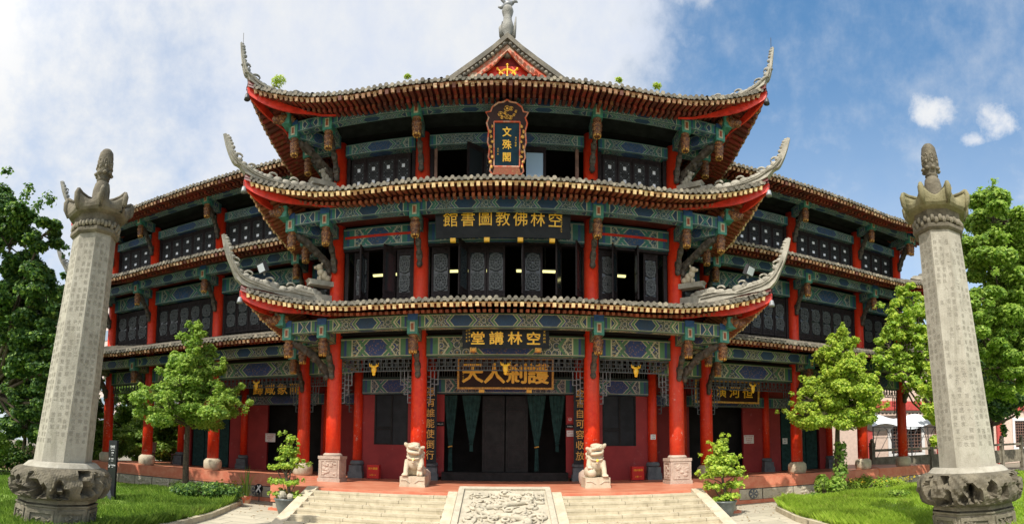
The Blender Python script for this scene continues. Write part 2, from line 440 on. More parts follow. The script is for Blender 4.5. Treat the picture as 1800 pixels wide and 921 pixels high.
class MB:
    def __init__(s):
        s.v, s.f, s.mi, s.uv, s.sm = [], [], [], {}, []
        s.smooth = False

    def face(s, pts, mi=0, uv=None):
        n = len(s.v); s.v += [tuple(p) for p in pts]
        s.f.append(tuple(range(n, n + len(pts)))); s.mi.append(mi); s.sm.append(s.smooth)
        if uv: s.uv[len(s.f) - 1] = uv

    def grid(s, vs, fs, mi=0):
        n = len(s.v); s.v += [tuple(p) for p in vs]
        for q in fs:
            s.f.append(tuple(n + i for i in q)); s.mi.append(mi); s.sm.append(s.smooth)

    def box(s, x0, x1, y0, y1, z0, z1, mi=0):
        v = [(x, y, z) for x in (x0, x1) for y in (y0, y1) for z in (z0, z1)]
        s.grid(v, [(0, 1, 3, 2), (4, 6, 7, 5), (0, 4, 5, 1), (2, 3, 7, 6), (0, 2, 6, 4), (1, 5, 7, 3)], mi)

    def cbox(s, c, sx, sy, sz, mi=0, m=None):
        v = [Vector((x * sx / 2, y * sy / 2, z * sz / 2)) for x in (-1, 1) for y in (-1, 1) for z in (-1, 1)]
        if m: v = [m @ q for q in v]
        s.grid([q + Vector(c) for q in v], [(0, 1, 3, 2), (4, 6, 7, 5), (0, 4, 5, 1), (2, 3, 7, 6), (0, 2, 6, 4), (1, 5, 7, 3)], mi)

    def bar(s, p0, p1, w, h, mi=0, up=(0, 0, 1), w1=None, h1=None):
        p0, p1 = Vector(p0), Vector(p1)
        d = (p1 - p0).normalized(); up = Vector(up)
        if abs(d.dot(up)) > .99: up = Vector((0, 1, 0))
        r = d.cross(up).normalized(); up = r.cross(d)
        w1 = w if w1 is None else w1; h1 = h if h1 is None else h1
        v = []
        for p, a, b in ((p0, w, h), (p1, w1, h1)):
            v += [p + r * a / 2 * i + up * b / 2 * j for i, j in ((-1, -1), (1, -1), (1, 1), (-1, 1))]
        s.grid(v, [(3, 2, 1, 0), (4, 5, 6, 7), (0, 1, 5, 4), (1, 2, 6, 5), (2, 3, 7, 6), (3, 0, 4, 7)], mi)

    def beam(s, p0, p1, h, dep, mi=0):
        """painted beam; p0, p1 = centre of its ends (horizontal); uv 'along' in metres from its middle"""
        p0, p1 = Vector(p0), Vector(p1); L = (p1 - p0).length
        d = (p1 - p0) / L; up = Vector((0, 0, 1)); r = d.cross(up).normalized()
        P = lambda a, b, c: p0 + d * (L * a) + r * (dep / 2 * b) + up * (h / 2 * c)
        U = lambda a, vv: ((L * (a - .5), vv), (L / 2, h))
        for pts, uv in (([P(0, 1, -1), P(1, 1, -1), P(1, 1, 1), P(0, 1, 1)], (U(0, 0), U(1, 0), U(1, 1), U(0, 1))),
                        ([P(1, -1, -1), P(0, -1, -1), P(0, -1, 1), P(1, -1, 1)], (U(1, 0), U(0, 0), U(0, 1), U(1, 1))),
                        ([P(0, -1, -1), P(1, -1, -1), P(1, 1, -1), P(0, 1, -1)], (U(0, 0), U(1, 0), U(1, 1), U(0, 1))),
                        ([P(0, 1, 1), P(1, 1, 1), P(1, -1, 1), P(0, -1, 1)], (U(0, .9), U(1, .9), U(1, 1), U(0, 1))),
                        ([P(0, -1, -1), P(0, 1, -1), P(0, 1, 1), P(0, -1, 1)], (U(0, 0),) * 4),
                        ([P(1, 1, -1), P(1, -1, -1), P(1, -1, 1), P(1, 1, 1)], (U(1, 0),) * 4)):
            s.face(pts, mi, uv)

    def tube(s, path, rad, n=8, mi=0, cap=True, up=(0, 0, 1)):
        path = [Vector(p) for p in path]
        if not hasattr(rad, '__len__'): rad = [rad] * len(path)
        vs, fs = [], []
        for i, p in enumerate(path):
            d = (path[min(i + 1, len(path) - 1)] - path[max(i - 1, 0)]).normalized()
            u = Vector(up)
            if abs(d.dot(u)) > .95: u = Vector((1, 0, 0))
            a = d.cross(u).normalized(); b = a.cross(d)
            for k in range(n):
                t = 2 * math.pi * k / n
                vs.append(p + (a * math.cos(t) + b * math.sin(t)) * rad[i])
        for i in range(len(path) - 1):
            for k in range(n):
                k2 = (k + 1) % n
                fs.append((i * n + k, i * n + k2, (i + 1) * n + k2, (i + 1) * n + k))
        if cap:
            fs.append(tuple(range(n - 1, -1, -1))); fs.append(tuple((len(path) - 1) * n + k for k in range(n)))
        s.grid(vs, fs, mi)

    def lathe(s, prof, c, n=24, mi=0, rot=0.0, fn=None, sx=1, sy=1):
        """prof: (radius, z) from the bottom up; fn(angle, i) scales the radius"""
        vs, fs = [], []
        for i, (r, z) in enumerate(prof):
            for k in range(n):
                t = 2 * math.pi * k / n + rot
                q = r * (fn(t, i) if fn else 1)
                vs.append((c[0] + q * math.cos(t) * sx, c[1] + q * math.sin(t) * sy, c[2] + z))
        for i in range(len(prof) - 1):
            for k in range(n):
                k2 = (k + 1) % n
                fs.append((i * n + k, i * n + k2, (i + 1) * n + k2, (i + 1) * n + k))
        fs.append(tuple(range(n - 1, -1, -1))); fs.append(tuple((len(prof) - 1) * n + k for k in range(n)))
        s.grid(vs, fs, mi)

    def ball(s, c, r, n=10, m=7, mi=0, rot=None):
        if not hasattr(r, '__len__'): r = (r, r, r)
        vs, fs = [], []
        for i in range(m + 1):
            ph = math.pi * i / m - math.pi / 2
            for k in range(n):
                t = 2 * math.pi * k / n
                q = Vector((r[0] * math.cos(ph) * math.cos(t), r[1] * math.cos(ph) * math.sin(t), r[2] * math.sin(ph)))
                if rot: q = rot @ q
                vs.append(q + Vector(c))
        for i in range(m):
            for k in range(n):
                k2 = (k + 1) % n
                fs.append((i * n + k, i * n + k2, (i + 1) * n + k2, (i + 1) * n + k))
        s.grid(vs, fs, mi)

    def prism(s, poly, fr, d0, d1, mi=0):
        """poly: 2-D outline; fr(a, b, d) -> point; extruded from d0 to d1"""
        n = len(poly)
        vs = [fr(a, b, d0) for a, b in poly] + [fr(a, b, d1) for a, b in poly]
        fs = [tuple(range(n - 1, -1, -1)), tuple(range(n, 2 * n))]
        fs += [(i, (i + 1) % n, n + (i + 1) % n, n + i) for i in range(n)]
        s.grid(vs, fs, mi)

    def shift(s, n0, fn):
        s.v[n0:] = [tuple(fn(Vector(p))) for p in s.v[n0:]]

    def build(s, name, mats, parent=None, origin=None, label=None, cat=None, group=None, kind=None):
        if not s.v: return None
        if not isinstance(mats, (list, tuple)): mats = [mats]
        if origin is None:
            if parent is not None and parent.type == 'EMPTY' and False: origin = ORG[parent]
            xs, ys, zs = zip(*s.v)
            origin = Vector(((min(xs) + max(xs)) / 2, (min(ys) + max(ys)) / 2, min(zs)))
        origin = Vector(origin)
        me = bpy.data.meshes.new(name)
        me.from_pydata([tuple(Vector(p) - origin) for p in s.v], [], s.f)
        for m in mats: me.materials.append(MATS[m])
        me.polygons.foreach_set('material_index', s.mi)
        me.polygons.foreach_set('use_smooth', s.sm)
        if s.uv:
            la = me.uv_layers.new(name='along'); lb = me.uv_layers.new(name='size')
            for p in me.polygons:
                q = s.uv.get(p.index)
                if q:
                    for j, li in enumerate(p.loop_indices):
                        la.data[li].uv = q[j][0]; lb.data[li].uv = q[j][1]
        me.update()
        o = bpy.data.objects.new(name, me); COL.objects.link(o)
        ORG[o] = origin
        if parent is not None:
            o.parent = parent; o.location = origin - ORG[parent]
        else:
            o.location = origin
        tag(o, label, cat, group, kind)
        return o


def tag(o, label=None, cat=None, group=None, kind=None):
    if label: o['label'] = label
    if cat: o['category'] = cat
    if group: o['group'] = group
    if kind: o['kind'] = kind


def thing(name, loc, label, cat, group=None):
    o = bpy.data.objects.new(name, None); COL.objects.link(o)
    o.location = loc; ORG[o] = Vector(loc); o.empty_display_size = .2
    tag(o, label, cat, group)
    return o


def dup(o, parent, dloc, rz=0.0):
    """copy of a part with its sub-parts, moved by dloc (world)"""
    c = o.copy(); COL.objects.link(c); ORG[c] = ORG[o] + Vector(dloc)
    c.parent = parent
    c.location = ORG[c] - (ORG[parent] if parent is not None else Vector((0, 0, 0)))
    if rz: c.rotation_euler.z = o.rotation_euler.z + rz
    for ch in [q for q in list(bpy.data.objects) if q.parent == o]:
        k = ch.copy(); COL.objects.link(k); k.parent = c; ORG[k] = ORG[ch] + Vector(dloc)
    return c


_txt = {}


def glyphs(ch, bold=0.0):
    """2-D outline mesh of a piece of writing, centred, height about 1"""
    key = (ch, bold)
    if key not in _txt:
        cu = bpy.data.curves.new('writing', 'FONT'); cu.resolution_u = 2
        cu.body = ch; cu.align_x = 'CENTER'; cu.align_y = 'CENTER'
        o = bpy.data.objects.new('writing', cu); COL.objects.link(o)
        bpy.context.view_layer.update()
        me = bpy.data.meshes.new_from_object(o.evaluated_get(bpy.context.evaluated_depsgraph_get()))
        vs = [(q.co.x, q.co.y) for q in me.vertices]; fs = [tuple(p.vertices) for p in me.polygons]
        if vs:
            xs, ys = [q[0] for q in vs], [q[1] for q in vs]
            cx, cy = (min(xs) + max(xs)) / 2, (min(ys) + max(ys)) / 2
            vs = [(a - cx, b - cy) for a, b in vs]
        _txt[key] = (vs, fs)
        bpy.data.objects.remove(o); bpy.data.curves.remove(cu); bpy.data.meshes.remove(me)
    return _txt[key]


def write(mb, ch, fr, size, a=0.0, b=0.0, mi=0, sx=1.0, thick=.012, d=0.0, bold=0.0):
    """raised writing: fr(a, b, d) places it; bold > 0 lays thickened strokes side by side"""
    vs, fs = glyphs(ch)
    if not vs: return
    offs = ((0, 0),) if not bold else ((0, 0), (bold, 0), (-bold, 0), (0, bold), (0, -bold))
    for k, (ox, oy) in enumerate(offs):
        D = d - .0006 * k
        top = [fr(a + (x + ox) * size * sx, b + (y + oy) * size, D + thick) for x, y in vs]
        if thick <= .004: mb.grid(top, fs, mi); continue
        edges = set()
        for q in fs:
            for i in range(len(q)): edges.add((q[i], q[(i + 1) % len(q)]))
        base = [fr(a + (x + ox) * size * sx, b + (y + oy) * size, D) for x, y in vs]
        n = len(vs)
        mb.grid(top + base, list(fs) + [(j, i, n + i, n + j) for (i, j) in edges if (j, i) not in edges], mi)
# ------------------------------------------------------------------ the hall: three storeys, a projecting middle and two wings
P = 0.90                      # terrace floor
YC, YW = 13.15, 15.5          # column planes of the middle and of the wings
OV, OB = 1.95, 1.0            # overhang of the eaves and of the hanging-post beam
CX1, CX2 = 2.30, 4.70         # middle columns
WX = (6.60, 10.20, 13.42, 15.75)
EZ = (5.33, 8.18, 10.60)      # height of the tile edge of the three eaves
WEZ = (5.30, 8.30, 10.80)
BEAM = ((4.82, 5.17), (7.80, 8.13), (10.44, 10.74))
LINT = ((4.30, 4.86), (7.40, 7.98), (10.10, 10.42))
WBEAM = [(a - .04 + k, b - .04 + k) for (a, b), k in zip(BEAM, (-.02, .10, .22))]
WLINT = [(a - .04 + k, b - .04 + k) for (a, b), k in zip(LINT, (-.02, .08, .12))]

hall = thing('temple_hall', (0, YC, 0), 'three storey red columned temple hall with upturned tiled eaves behind the stone steps', 'temple')

# ---- platform
m = MB()
m.box(-5.36, 5.36, 10.7, 24, P - .40, P, 0)
m.box(-16.9, -5.36, 15.0, 24, P - .40, P, 0); m.box(5.36, 16.9, 15.0, 24, P - .40, P, 0)
plat = m.build('platform', ['terrace_red'], hall)
m = MB()
m.box(-5.37, 5.37, 10.692, 10.9, P - .33, P - .012); m.box(-16.91, -5.37, 14.992, 15.1, P - .33, P - .012)
m.box(5.37, 16.91, 14.992, 15.1, P - .33, P - .012)
m.box(-5.368, -5.2, 10.9, 14.99, P - .33, P - .012); m.box(5.2, 5.368, 10.9, 14.99, P - .33, P - .012)
m.build('fascia_band', 'fascia_salmon', plat)
m = MB()
m.box(-16.9, -5.34, 15.06, 16, 0, P - .40); m.box(5.34, 16.9, 15.06, 16, 0, P - .40); m.box(-5.32, 5.32, 10.76, 16, 0, P - .40)
m.build('base_wall', 'stone_grey', plat)
m = MB()
for s in (-1, 1):
    m = MB(); x = 5.6
    while x < 16.4:
        wd = rnd.choice((.9, 1.25, 1.05))
        a, b = sorted((s * x, s * (x + wd - .05)))
        m.box(a, b, 15.0, 15.08, .13, P - .43)
        for k in range(9):
            cx_, cz_ = rnd.uniform(a + .12, b - .12), rnd.uniform(.20, .42)
            m.ball((cx_, 15.0, cz_), (rnd.uniform(.05, .13), .03, rnd.uniform(.03, .07)), 7, 4)
        x += wd
    m.build('carved_panel', 'stone_relief', plat)
    m = MB()
    for yy in (10.95, 12.3, 13.65):
        m.box(*sorted((s * 5.36, s * 5.28)), yy, yy + 1.30, .12, P - .43)
    m.build('carved_panel', 'stone_relief', plat)
    m = MB(); m.box(*sorted((s * 4.6, s * 5.30)), 10.70, 10.78, .1, P - .43); m.build('carved_panel', 'stone_relief', plat)
    m = MB(); m.box(*sorted((s * 5.41, s * 16.9)), 14.96, 15.2, 0, .12); m.box(*sorted((s * 4.5, s * 5.40)), 10.66, 15.0, 0, .36); m.build('plinth_strip', 'fascia_salmon', plat)
for s in (-1, 1):
    m = MB(); c = (s * 8.05, 14.985, .32)
    fr = lambda a, b, d: (c[0] + a, c[1] - d, c[2] + b)
    m.prism([(.17 * math.cos(t * .2618), .17 * math.sin(t * .2618)) for t in range(24)], fr, 0, .03)
    m.build('vent', 'stone_grey', plat)
    m = MB()
    for k in range(6):
        t = k * math.pi / 3
        m.prism([(.04 * math.cos(t), .04 * math.sin(t)), (.14 * math.cos(t - .22), .14 * math.sin(t - .22)), (.14 * math.cos(t + .22), .14 * math.sin(t + .22))], fr, .03, .045)
    m.build('vent_grille', 'stone_relief', plat)

# ---- columns
COLS = []
def column(x, y, ztop, base):
    m = MB(); m.smooth = True
    m.lathe([(.215, P + base * .9), (.212, P + 1.8), (.205, 4.2), (.198, ztop)], (x, y, 0), 28)
    return m.build('column', 'red_paint', hall, origin=(x, y, P))
def drum(c, x, y, h, r, mt):
    m = MB(); m.smooth = True
    m.lathe([(r * .86, 0), (r * .93, .03), (r, h * .2), (r * 1.03, h * .5), (r, h * .8), (r * .8, h * .95), (r * .74, h)], (x, y, P), 32,
            fn=lambda t, i: 1 + .03 * math.sin(t * 12 + i) * (2 < i < 5))
    m.build('column_base', mt, c)
def square_base(c, x, y, h, wd, mt):
    m = MB(); m.box(x - wd * .54, x + wd * .54, y - wd * .54, y + wd * .54, P, P + .09)
    m.box(x - wd / 2, x + wd / 2, y - wd / 2, y + wd / 2, P + .09, P + h - .08)
    m.box(x - wd * .53, x + wd * .53, y - wd * .53, y + wd * .53, P + h - .08, P + h)
    for sx, sy in ((0, -1), (-1, 0), (1, 0)):
        fr = (lambda a, b, d: (x + a, y - wd / 2 - d, P + b)) if sy else (lambda a, b, d: (x + sx * (wd / 2 + d), y + a, P + b))
        q = wd * .40
        for a0, a1, b0, b1 in ((-q, q, .13, .16), (-q, q, h - .14, h - .11), (-q, -q + .03, .16, h - .14), (q - .03, q, .16, h - .14)):
            m.prism([(a0, b0), (a1, b0), (a1, b1), (a0, b1)], fr, 0, .014)
        for k in range(16):
            a, b = rnd.uniform(-q + .06, q - .06), rnd.uniform(.2, h - .18)
            n = len(m.v); m.ball((0, 0, 0), (rnd.uniform(.03, .07), .022, rnd.uniform(.02, .06)), 7, 5)
            m.shift(n, lambda p: Vector(fr(a + p.x, b + p.z, p.y)))
    m.build('column_base', mt, c)
for x in (-CX2, -CX1, CX1, CX2):
    c = column(x, YC, 10.5, .3)
    if abs(x) > 3:
        square_base(c, x, YC, .70, .60, 'stone_pink')
        m = MB(); m.smooth = True; m.lathe([(.27, 0), (.27, .04), (.23, .08)], (x, YC, P + .70), 24); m.build('column_collar', 'stone_pink', c)
    else: drum(c, x, YC, .42, .34, 'stone_pink')
for s in (-1, 1):
    for x in WX:
        c = column(s * x, YW, 10.7, .3); drum(c, s * x, YW, .42, .33, 'stone_tan')
for s in (-1, 1):
    for x in (CX1, CX2, 6.6, 10.2, 13.42):
        y = YW if x < 5 else 17.75
        m = MB(); m.smooth = True; m.lathe([(.15, P + .4), (.145, 4.75)], (s * x, y, 0), 20)
        c = m.build('inner_column', 'red_paint', hall)
        m = MB(); m.box(s * x - .24, s * x + .24, y - .24, y + .24, P, P + .2); m.box(s * x - .21, s * x + .21, y - .21, y + .21, P + .2, P + .40)
        m.smooth = True; m.lathe([(.17, 0), (.23, .05), (.21, .13), (.16, .16)], (s * x, y, P + .40), 20)
        m.build('column_base', 'stone_grey', c)

# ---- eaves
def lift_z(t, lift): return lift * max(0.0, min(1.0, t)) ** 2.3

class Eave:
    """one straight run of tiled eave; s runs along u, n points outwards"""
    def __init__(e, corner0, corner1, u, n, ze, s0, s1, lift0, lift1, rise=.85, half=None, base=None, push=.10, worn=True):
        e.worn = worn
        e.u, e.n, e.base = Vector(u), Vector(n), Vector(base)
        e.ze, e.s0, e.s1, e.l0, e.l1, e.c0, e.c1, e.rise, e.push = ze, s0, s1, lift0, lift1, corner0, corner1, rise, push
    def t(e, s):
        """0 in the straight part to 1 at a corner tip, and its lift"""
        if e.c1 is not None and s > e.c1 - 1.5: return (s - e.c1 + 1.5) / (1.5 + OV), e.l1
        if e.c0 is not None and s < e.c0 + 1.5: return (e.c0 + 1.5 - s) / (1.5 + OV), e.l0
        return 0.0, 0.0
    def p(e, s, q, z=0.0):
        t, l = e.t(s)
        return e.base + e.u * s + e.n * (OV * (1 - q) + e.push * t * t * (1 - q)) + Vector((0, 0, e.ze + lift_z(t, l) + z))
    def qmax(e, s):
        if e.c1 is not None and s > e.c1: return max(.02, 1 - (s - e.c1) / OV)
        if e.c0 is not None and s < e.c0: return max(.02, 1 - (e.c0 - s) / OV)
        return 1.0
    def tz(e, q): return -.05 + e.rise * (.86 * q + .14 * q * q)

def build_eave(parent, e, sp=.147):
    N = int(round((e.s1 - e.s0) / sp)); ds = (e.s1 - e.s0) / N
    # pan surface
    m = MB(); QS = (0, .34, .67, 1.0)
    vs, fs = [], []
    for i in range(N + 1):
        s = e.s0 + ds * i; qm = e.qmax(s)
        for q in QS: vs.append(e.p(s, q * qm, e.tz(q * qm)))
    for i in range(N):
        for j in range(3): fs.append((i * 4 + j, (i + 1) * 4 + j, (i + 1) * 4 + j + 1, i * 4 + j + 1))
    m.grid(vs, fs)
    root = m.build('eave', 'roof_tile', parent)
    # tile rolls with their round end caps and drip tiles
    m = MB(); zz = Vector((0, 0, 1))
    ends = MB()
    for i in range(N):
        s = e.s0 + ds * (i + .5); qm = e.qmax(s)
        if qm < .05: continue
        r = .045
        rows = []
        for q in QS:
            c = e.p(s, q * qm, e.tz(q * qm) + .01)
            rows.append([c + e.u * (r * math.cos(a)) + zz * (r * math.sin(a)) for a in (0, .785, 1.571, 2.356, 3.1416)])
        vs = [v for row in rows for v in row]
        m.grid(vs, [(j * 5 + k, j * 5 + k + 1, j * 5 + 6 + k, j * 5 + 5 + k) for j in range(3) for k in range(4)])
        jit = rnd.uniform(-.016, .016)
        c = e.p(s, 0, e.tz(0) + .005 + jit) + e.n * (.02 + rnd.uniform(-.012, .012))
        rr = .050 * rnd.uniform(.86, 1.12)
        if rnd.random() < .06: c = c - e.n * rnd.uniform(.03, .07) - zz * rnd.uniform(.01, .03)
        disc = [c + e.u * (rr * math.cos(a * math.pi / 5)) + zz * (rr * math.sin(a * math.pi / 5)) for a in range(10)]
        n0 = len(ends.v)
        ends.grid(disc + [v - e.n * .05 for v in disc], [tuple(range(10))] + [(k, k + 10, (k + 1) % 10 + 10, (k + 1) % 10) for k in range(10)])
        c2 = e.p(s + ds / 2, 0, e.tz(0) - .03) + e.n * .012
        dr = [c2 + e.u * a + zz * b for a, b in ((-.06, .035), (.06, .035), (.05, -.005), (.02, -.042), (-.02, -.042), (-.05, -.005))]
        ends.grid(dr + [v - e.n * .015 for v in dr], [tuple(range(6)), tuple(range(11, 5, -1))] + [(k, k + 6, (k + 1) % 6 + 6, (k + 1) % 6) for k in range(6)])
    m.build('tile_rows', 'roof_tile', root)
    ends.build('tile_ends', 'roof_tile', root)
    # flying rafters with cream ends, and rafters behind and below them
    fr_, ra, tip = MB(), MB(), MB()
    for i in range(N):
        s = e.s0 + ds * (i + .5); qm = e.qmax(s)
        if qm < .06: continue
        j = rnd.uniform(-.010, .010); s += rnd.uniform(-.010, .010)
        a = e.p(s, .01 + rnd.uniform(-.006, .014), -.182 + j); q_ = min(qm, .34); b = e.p(s, q_, -.182 + .165 * q_ / .34)
        tp = e.p(s, .035, -.170 + j)
        tip.bar(a, tp, .082, .098)
        fr_.bar(tp, b, .078, .088)
        if qm > .30:
            zr = -.158 if e.worn else -.205
            a = e.p(s, .24, zr); q_ = min(qm, .62); b = e.p(s, q_, zr + .20 * (q_ - .24) / .38)
            ra.bar(a, b, .074, .074)
    pr_ = None
    for i in range(N + 1):
        s = e.s0 + ds * i
        if e.qmax(s) < .05: continue
        q_ = e.p(s, .03, -.128)
        if pr_ is not None: tip.bar(pr_, q_, .05, .022)
        pr_ = q_
    fl = fr_.build('flying_rafter_slats', 'rafter_worn' if e.worn else 'rafter_red', root)
    tip.build('rafter_end_trim', 'cream_worn' if e.worn else 'cream_paint', root)
    ra.build('rafter_slats', 'rafter_worn' if e.worn else 'rafter_red', root)
    # boarding above the rafters, and the board closing the soffit
    m = MB()
    vs, fs = [], []
    M = max(8, int((e.s1 - e.s0) / .3))
    for i in range(M + 1):
        s = e.s0 + (e.s1 - e.s0) * i / M; qm = e.qmax(s)
        for q, z in ((0.0, -.125), (.34, .045), (.62, .105), (1.0, .22)):
            vs.append(e.p(s, min(q, qm), z))
    for i in range(M):
        for j in range(3): fs.append((i * 4 + j + 1, (i + 1) * 4 + j + 1, (i + 1) * 4 + j, i * 4 + j))
    m.grid(vs, fs)
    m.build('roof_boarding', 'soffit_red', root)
    # red curved board under the upturned corners
    for c, sg, l in ((e.c0, -1, e.l0), (e.c1, 1, e.l1)):
        if c is None or l <= 0: continue
        m = MB(); rows = []
        K = 18
        for i in range(K + 1):
            f = i / K
            s = c + sg * (OV + .02 - f * (2.3 if e.c0 is not None and e.c1 is not None else 1.5))
            q = min(.30, .02 + .34 * f ** .9)
            top = e.p(s, q, -.10 - .10 * f); hgt = .02 + .10 * (1 - f) + .19 * math.sin(min(1, f * 1.25 + .12) * math.pi) ** .8 * (1 - f * .75)
            rows.append((top, top - zz * hgt, top - zz * hgt - e.n * .05, top - e.n * .05))
        m.grid([v for r_ in rows for v in r_], [(i * 4 + k, (i + 1) * 4 + k, (i + 1) * 4 + (k + 1) % 4, i * 4 + (k + 1) % 4) for i in range(K) for k in range(4)] + [(0, 1, 2, 3), (K * 4 + 3, K * 4 + 2, K * 4 + 1, K * 4)])
        m.build('corner_board', 'board_red', root)
    return root

def horn(parent, cx, cy, sx, ze, lift, ex=1.0, hz=1.0, sy=-1, style=0, parent_rise=.85, cut=0):
    """stucco hip ridge that sweeps up beyond the eave corner; its own plane is the roof's diagonal"""
    fr = lambda a, b, d: (cx + sx * (a + d * .7071), cy + sy * (a - d * .7071), ze + b)
    fe = lambda e_: (e_ - 1.95) * ex + 1.95 if e_ > 1.95 else e_
    L = lift / .75
    r0 = parent_rise
    bot = [(0, r0 + .05), (.5, r0 * .75 + .12), (1.0, r0 * .5 + .26), (1.5, .66 * L + .04), (1.8, .72 * L), (1.97, .80 * L), (2.08, .98 * L), (2.17, 1.16 * hz), (2.25, 1.40 * hz), (2.31, 1.66 * hz), (2.36, 1.98 * hz)]
    top = [(2.31, 2.02 * hz), (2.23, 1.76 * hz), (2.145, 1.34 * hz), (2.0, 1.04 * (.6 + .4 * L)), (1.76, .90 * (.6 + .4 * L)), (1.42, .82 * (.75 + .25 * L)), (1.1, .42 + r0 * .44), (.75, .72 + r0 * .2), (.4, r0 * .7 + .38), (0, r0 + .24)]
    bot = [q_ for q_ in bot if q_[0] >= cut]; top = [q_ for q_ in top if q_[0] >= cut]
    bot = [(fe(a), b) for a, b in bot]; top = [(fe(a), b) for a, b in top]
    m = MB()
    poly = bot + top
    # strip of quads between the two outlines, so the outline may be concave
    K = 22
    def along(L_, f):
        f *= len(L_) - 1; i = min(int(f), len(L_) - 2); g = f - i
        return (L_[i][0] * (1 - g) + L_[i + 1][0] * g, L_[i][1] * (1 - g) + L_[i + 1][1] * g)
    tb = top[::-1]
    vs = []
    for i in range(K + 1):
        f = i / K; th = .085 * (1 - .8 * max(0, f - .5) / .5)
        b, t_ = along(bot, f), along(tb, f)
        vs += [fr(b[0], b[1], -th), fr(b[0], b[1], th), fr(t_[0], t_[1], th * .8), fr(t_[0], t_[1], -th * .8)]
    m.grid(vs, [(i * 4 + k, (i + 1) * 4 + k, (i + 1) * 4 + (k + 1) % 4, i * 4 + (k + 1) % 4) for i in range(K) for k in range(4)] + [(3, 2, 1, 0), (K * 4, K * 4 + 1, K * 4 + 2, K * 4 + 3)])
    # mouldings along the flank
    for off, dz in ((.5, .0), (.78, .0)):
        path = []
        for i in range(3, K - 3):
            b, t_ = along(bot, i / K), along(tb, i / K)
            path.append((b[0] * (1 - off) + t_[0] * off, b[1] * (1 - off) + t_[1] * off))
        for sd in (-1, 1):
            m.tube([fr(a, b, sd * .098) for a, b in path], .018, 5)
    r = m.build('corner_ridge', 'stucco', parent)
    m = MB(); m.smooth = True
    for i in range(4, 34):
        f = i / 34; t_ = along(tb, f)
        k = .62 + .5 * math.sin(i * 1.7) ** 2
        sc = .085 * k * (1 - .55 * max(0, f - .4) / .6)
        n = len(m.v); m.ball((0, 0, 0), (sc * 1.25, sc * .8, sc * 1.2), 7, 5)
        a, b = t_[0] - .01, t_[1] + sc * .5
        m.shift(n, lambda p: Vector(fr(a + p.x, b + p.z, p.y)))
        if i % 5 == 0 and 6 < i < 27:
            path = [fr(a + .10 * math.cos(q) * (1 - q / 9), b + .10 + .10 * math.sin(q) * (1 - q / 9), 0) for q in [x * .6 for x in range(10)]]
            m.tube(path, [.034 - .002 * x for x in range(10)], 6)
    m.build('scrollwork', 'grey_carving' if style else 'stucco', r)
    return r, fr

def wind_bell(x, y, z, label):
    b = thing('wind_bell', (x, y, z - .30), label, 'bell', 'bells under the eave corners')
    m = MB(); m.smooth = True; m.lathe([(.085, 0), (.075, .04), (.06, .1), (.045, .15), (.01, .17)], (x, y, z - .30), 14); m.build('bell_body', 'metal_grey' if z < 9 else 'metal_dark', b)
    m = MB(); m.tube([(x, y, z - .14), (x, y, z)], .008, 5); m.build('hanger', 'metal_dark', b)

LIFT = (.66, .80, .94)
names3 = ('lowest', 'middle', 'top')
HORNS = {}
for k in range(3):
    ze, rise = EZ[k], (.52, .80, 1.0)[k]
    front = Eave(-CX2, CX2, (1, 0, 0), (0, -1, 0), ze, -CX2 - OV, CX2 + OV, LIFT[k], LIFT[k], rise, base=(0, YC, 0), worn=k == 2)
    f = build_eave(hall, front)
    for s in (-1, 1):
        side_len = 3.2
        # the side runs back from the front corner; its s axis points backwards
        e = Eave(0, None, (0, 1, 0), (s, 0, 0), ze, -OV, 1.35 if k < 2 else side_len, LIFT[k], 0, rise, base=(s * CX2, YC, 0), worn=k == 2)
        build_eave(hall, e)
        r, fr = horn(f, s * CX2, YC, s, ze, LIFT[k], ex=(1.05, 1.15, .50)[k], hz=(1.0, .93, 1.02)[k], style=int(k == 2), parent_rise=rise)
        HORNS[k, s] = fr
        tipx = s * (CX2 + OV + .02)
        wind_bell(tipx, YC - OV - .06, ze + LIFT[k] * .93 - .1, 'small bell under the %s eave corner on the side of the %s' % (names3[k], 'direction board' if s < 0 else 'mossy capped pillar'))
        if k == 2:
            m = MB(); a = fr(2.10, 2.0, 0); m.tube([a, (a[0], a[1], a[2] + .32)], .008, 5); m.build('lightning_rod', 'metal_dark', hall)

WCX = 14.6
for s in (-1, 1):                                         # wings
    for k in range(3):
        ze = WEZ[k]
        e = Eave(None, WCX, (s, 0, 0), (0, -1, 0), ze, 5.2, WCX + OV, 0, .55, (.60, .80, .85)[k], base=(0, YW, 0))
        if s < 0: pass
        f = build_eave(hall, e)
        g = Eave(0, None, (0, 1, 0), (s, 0, 0), ze, -OV, 5.5, .55, 0, (.60, .80, .85)[k], base=(s * WCX, YW, 0))
        build_eave(hall, g)
        horn(f, s * WCX, YW, s, ze, .55, ex=1.1, hz=(.84, .84, 1.1)[k], style=1, parent_rise=(.60, .80, .85)[k], cut=1.0)

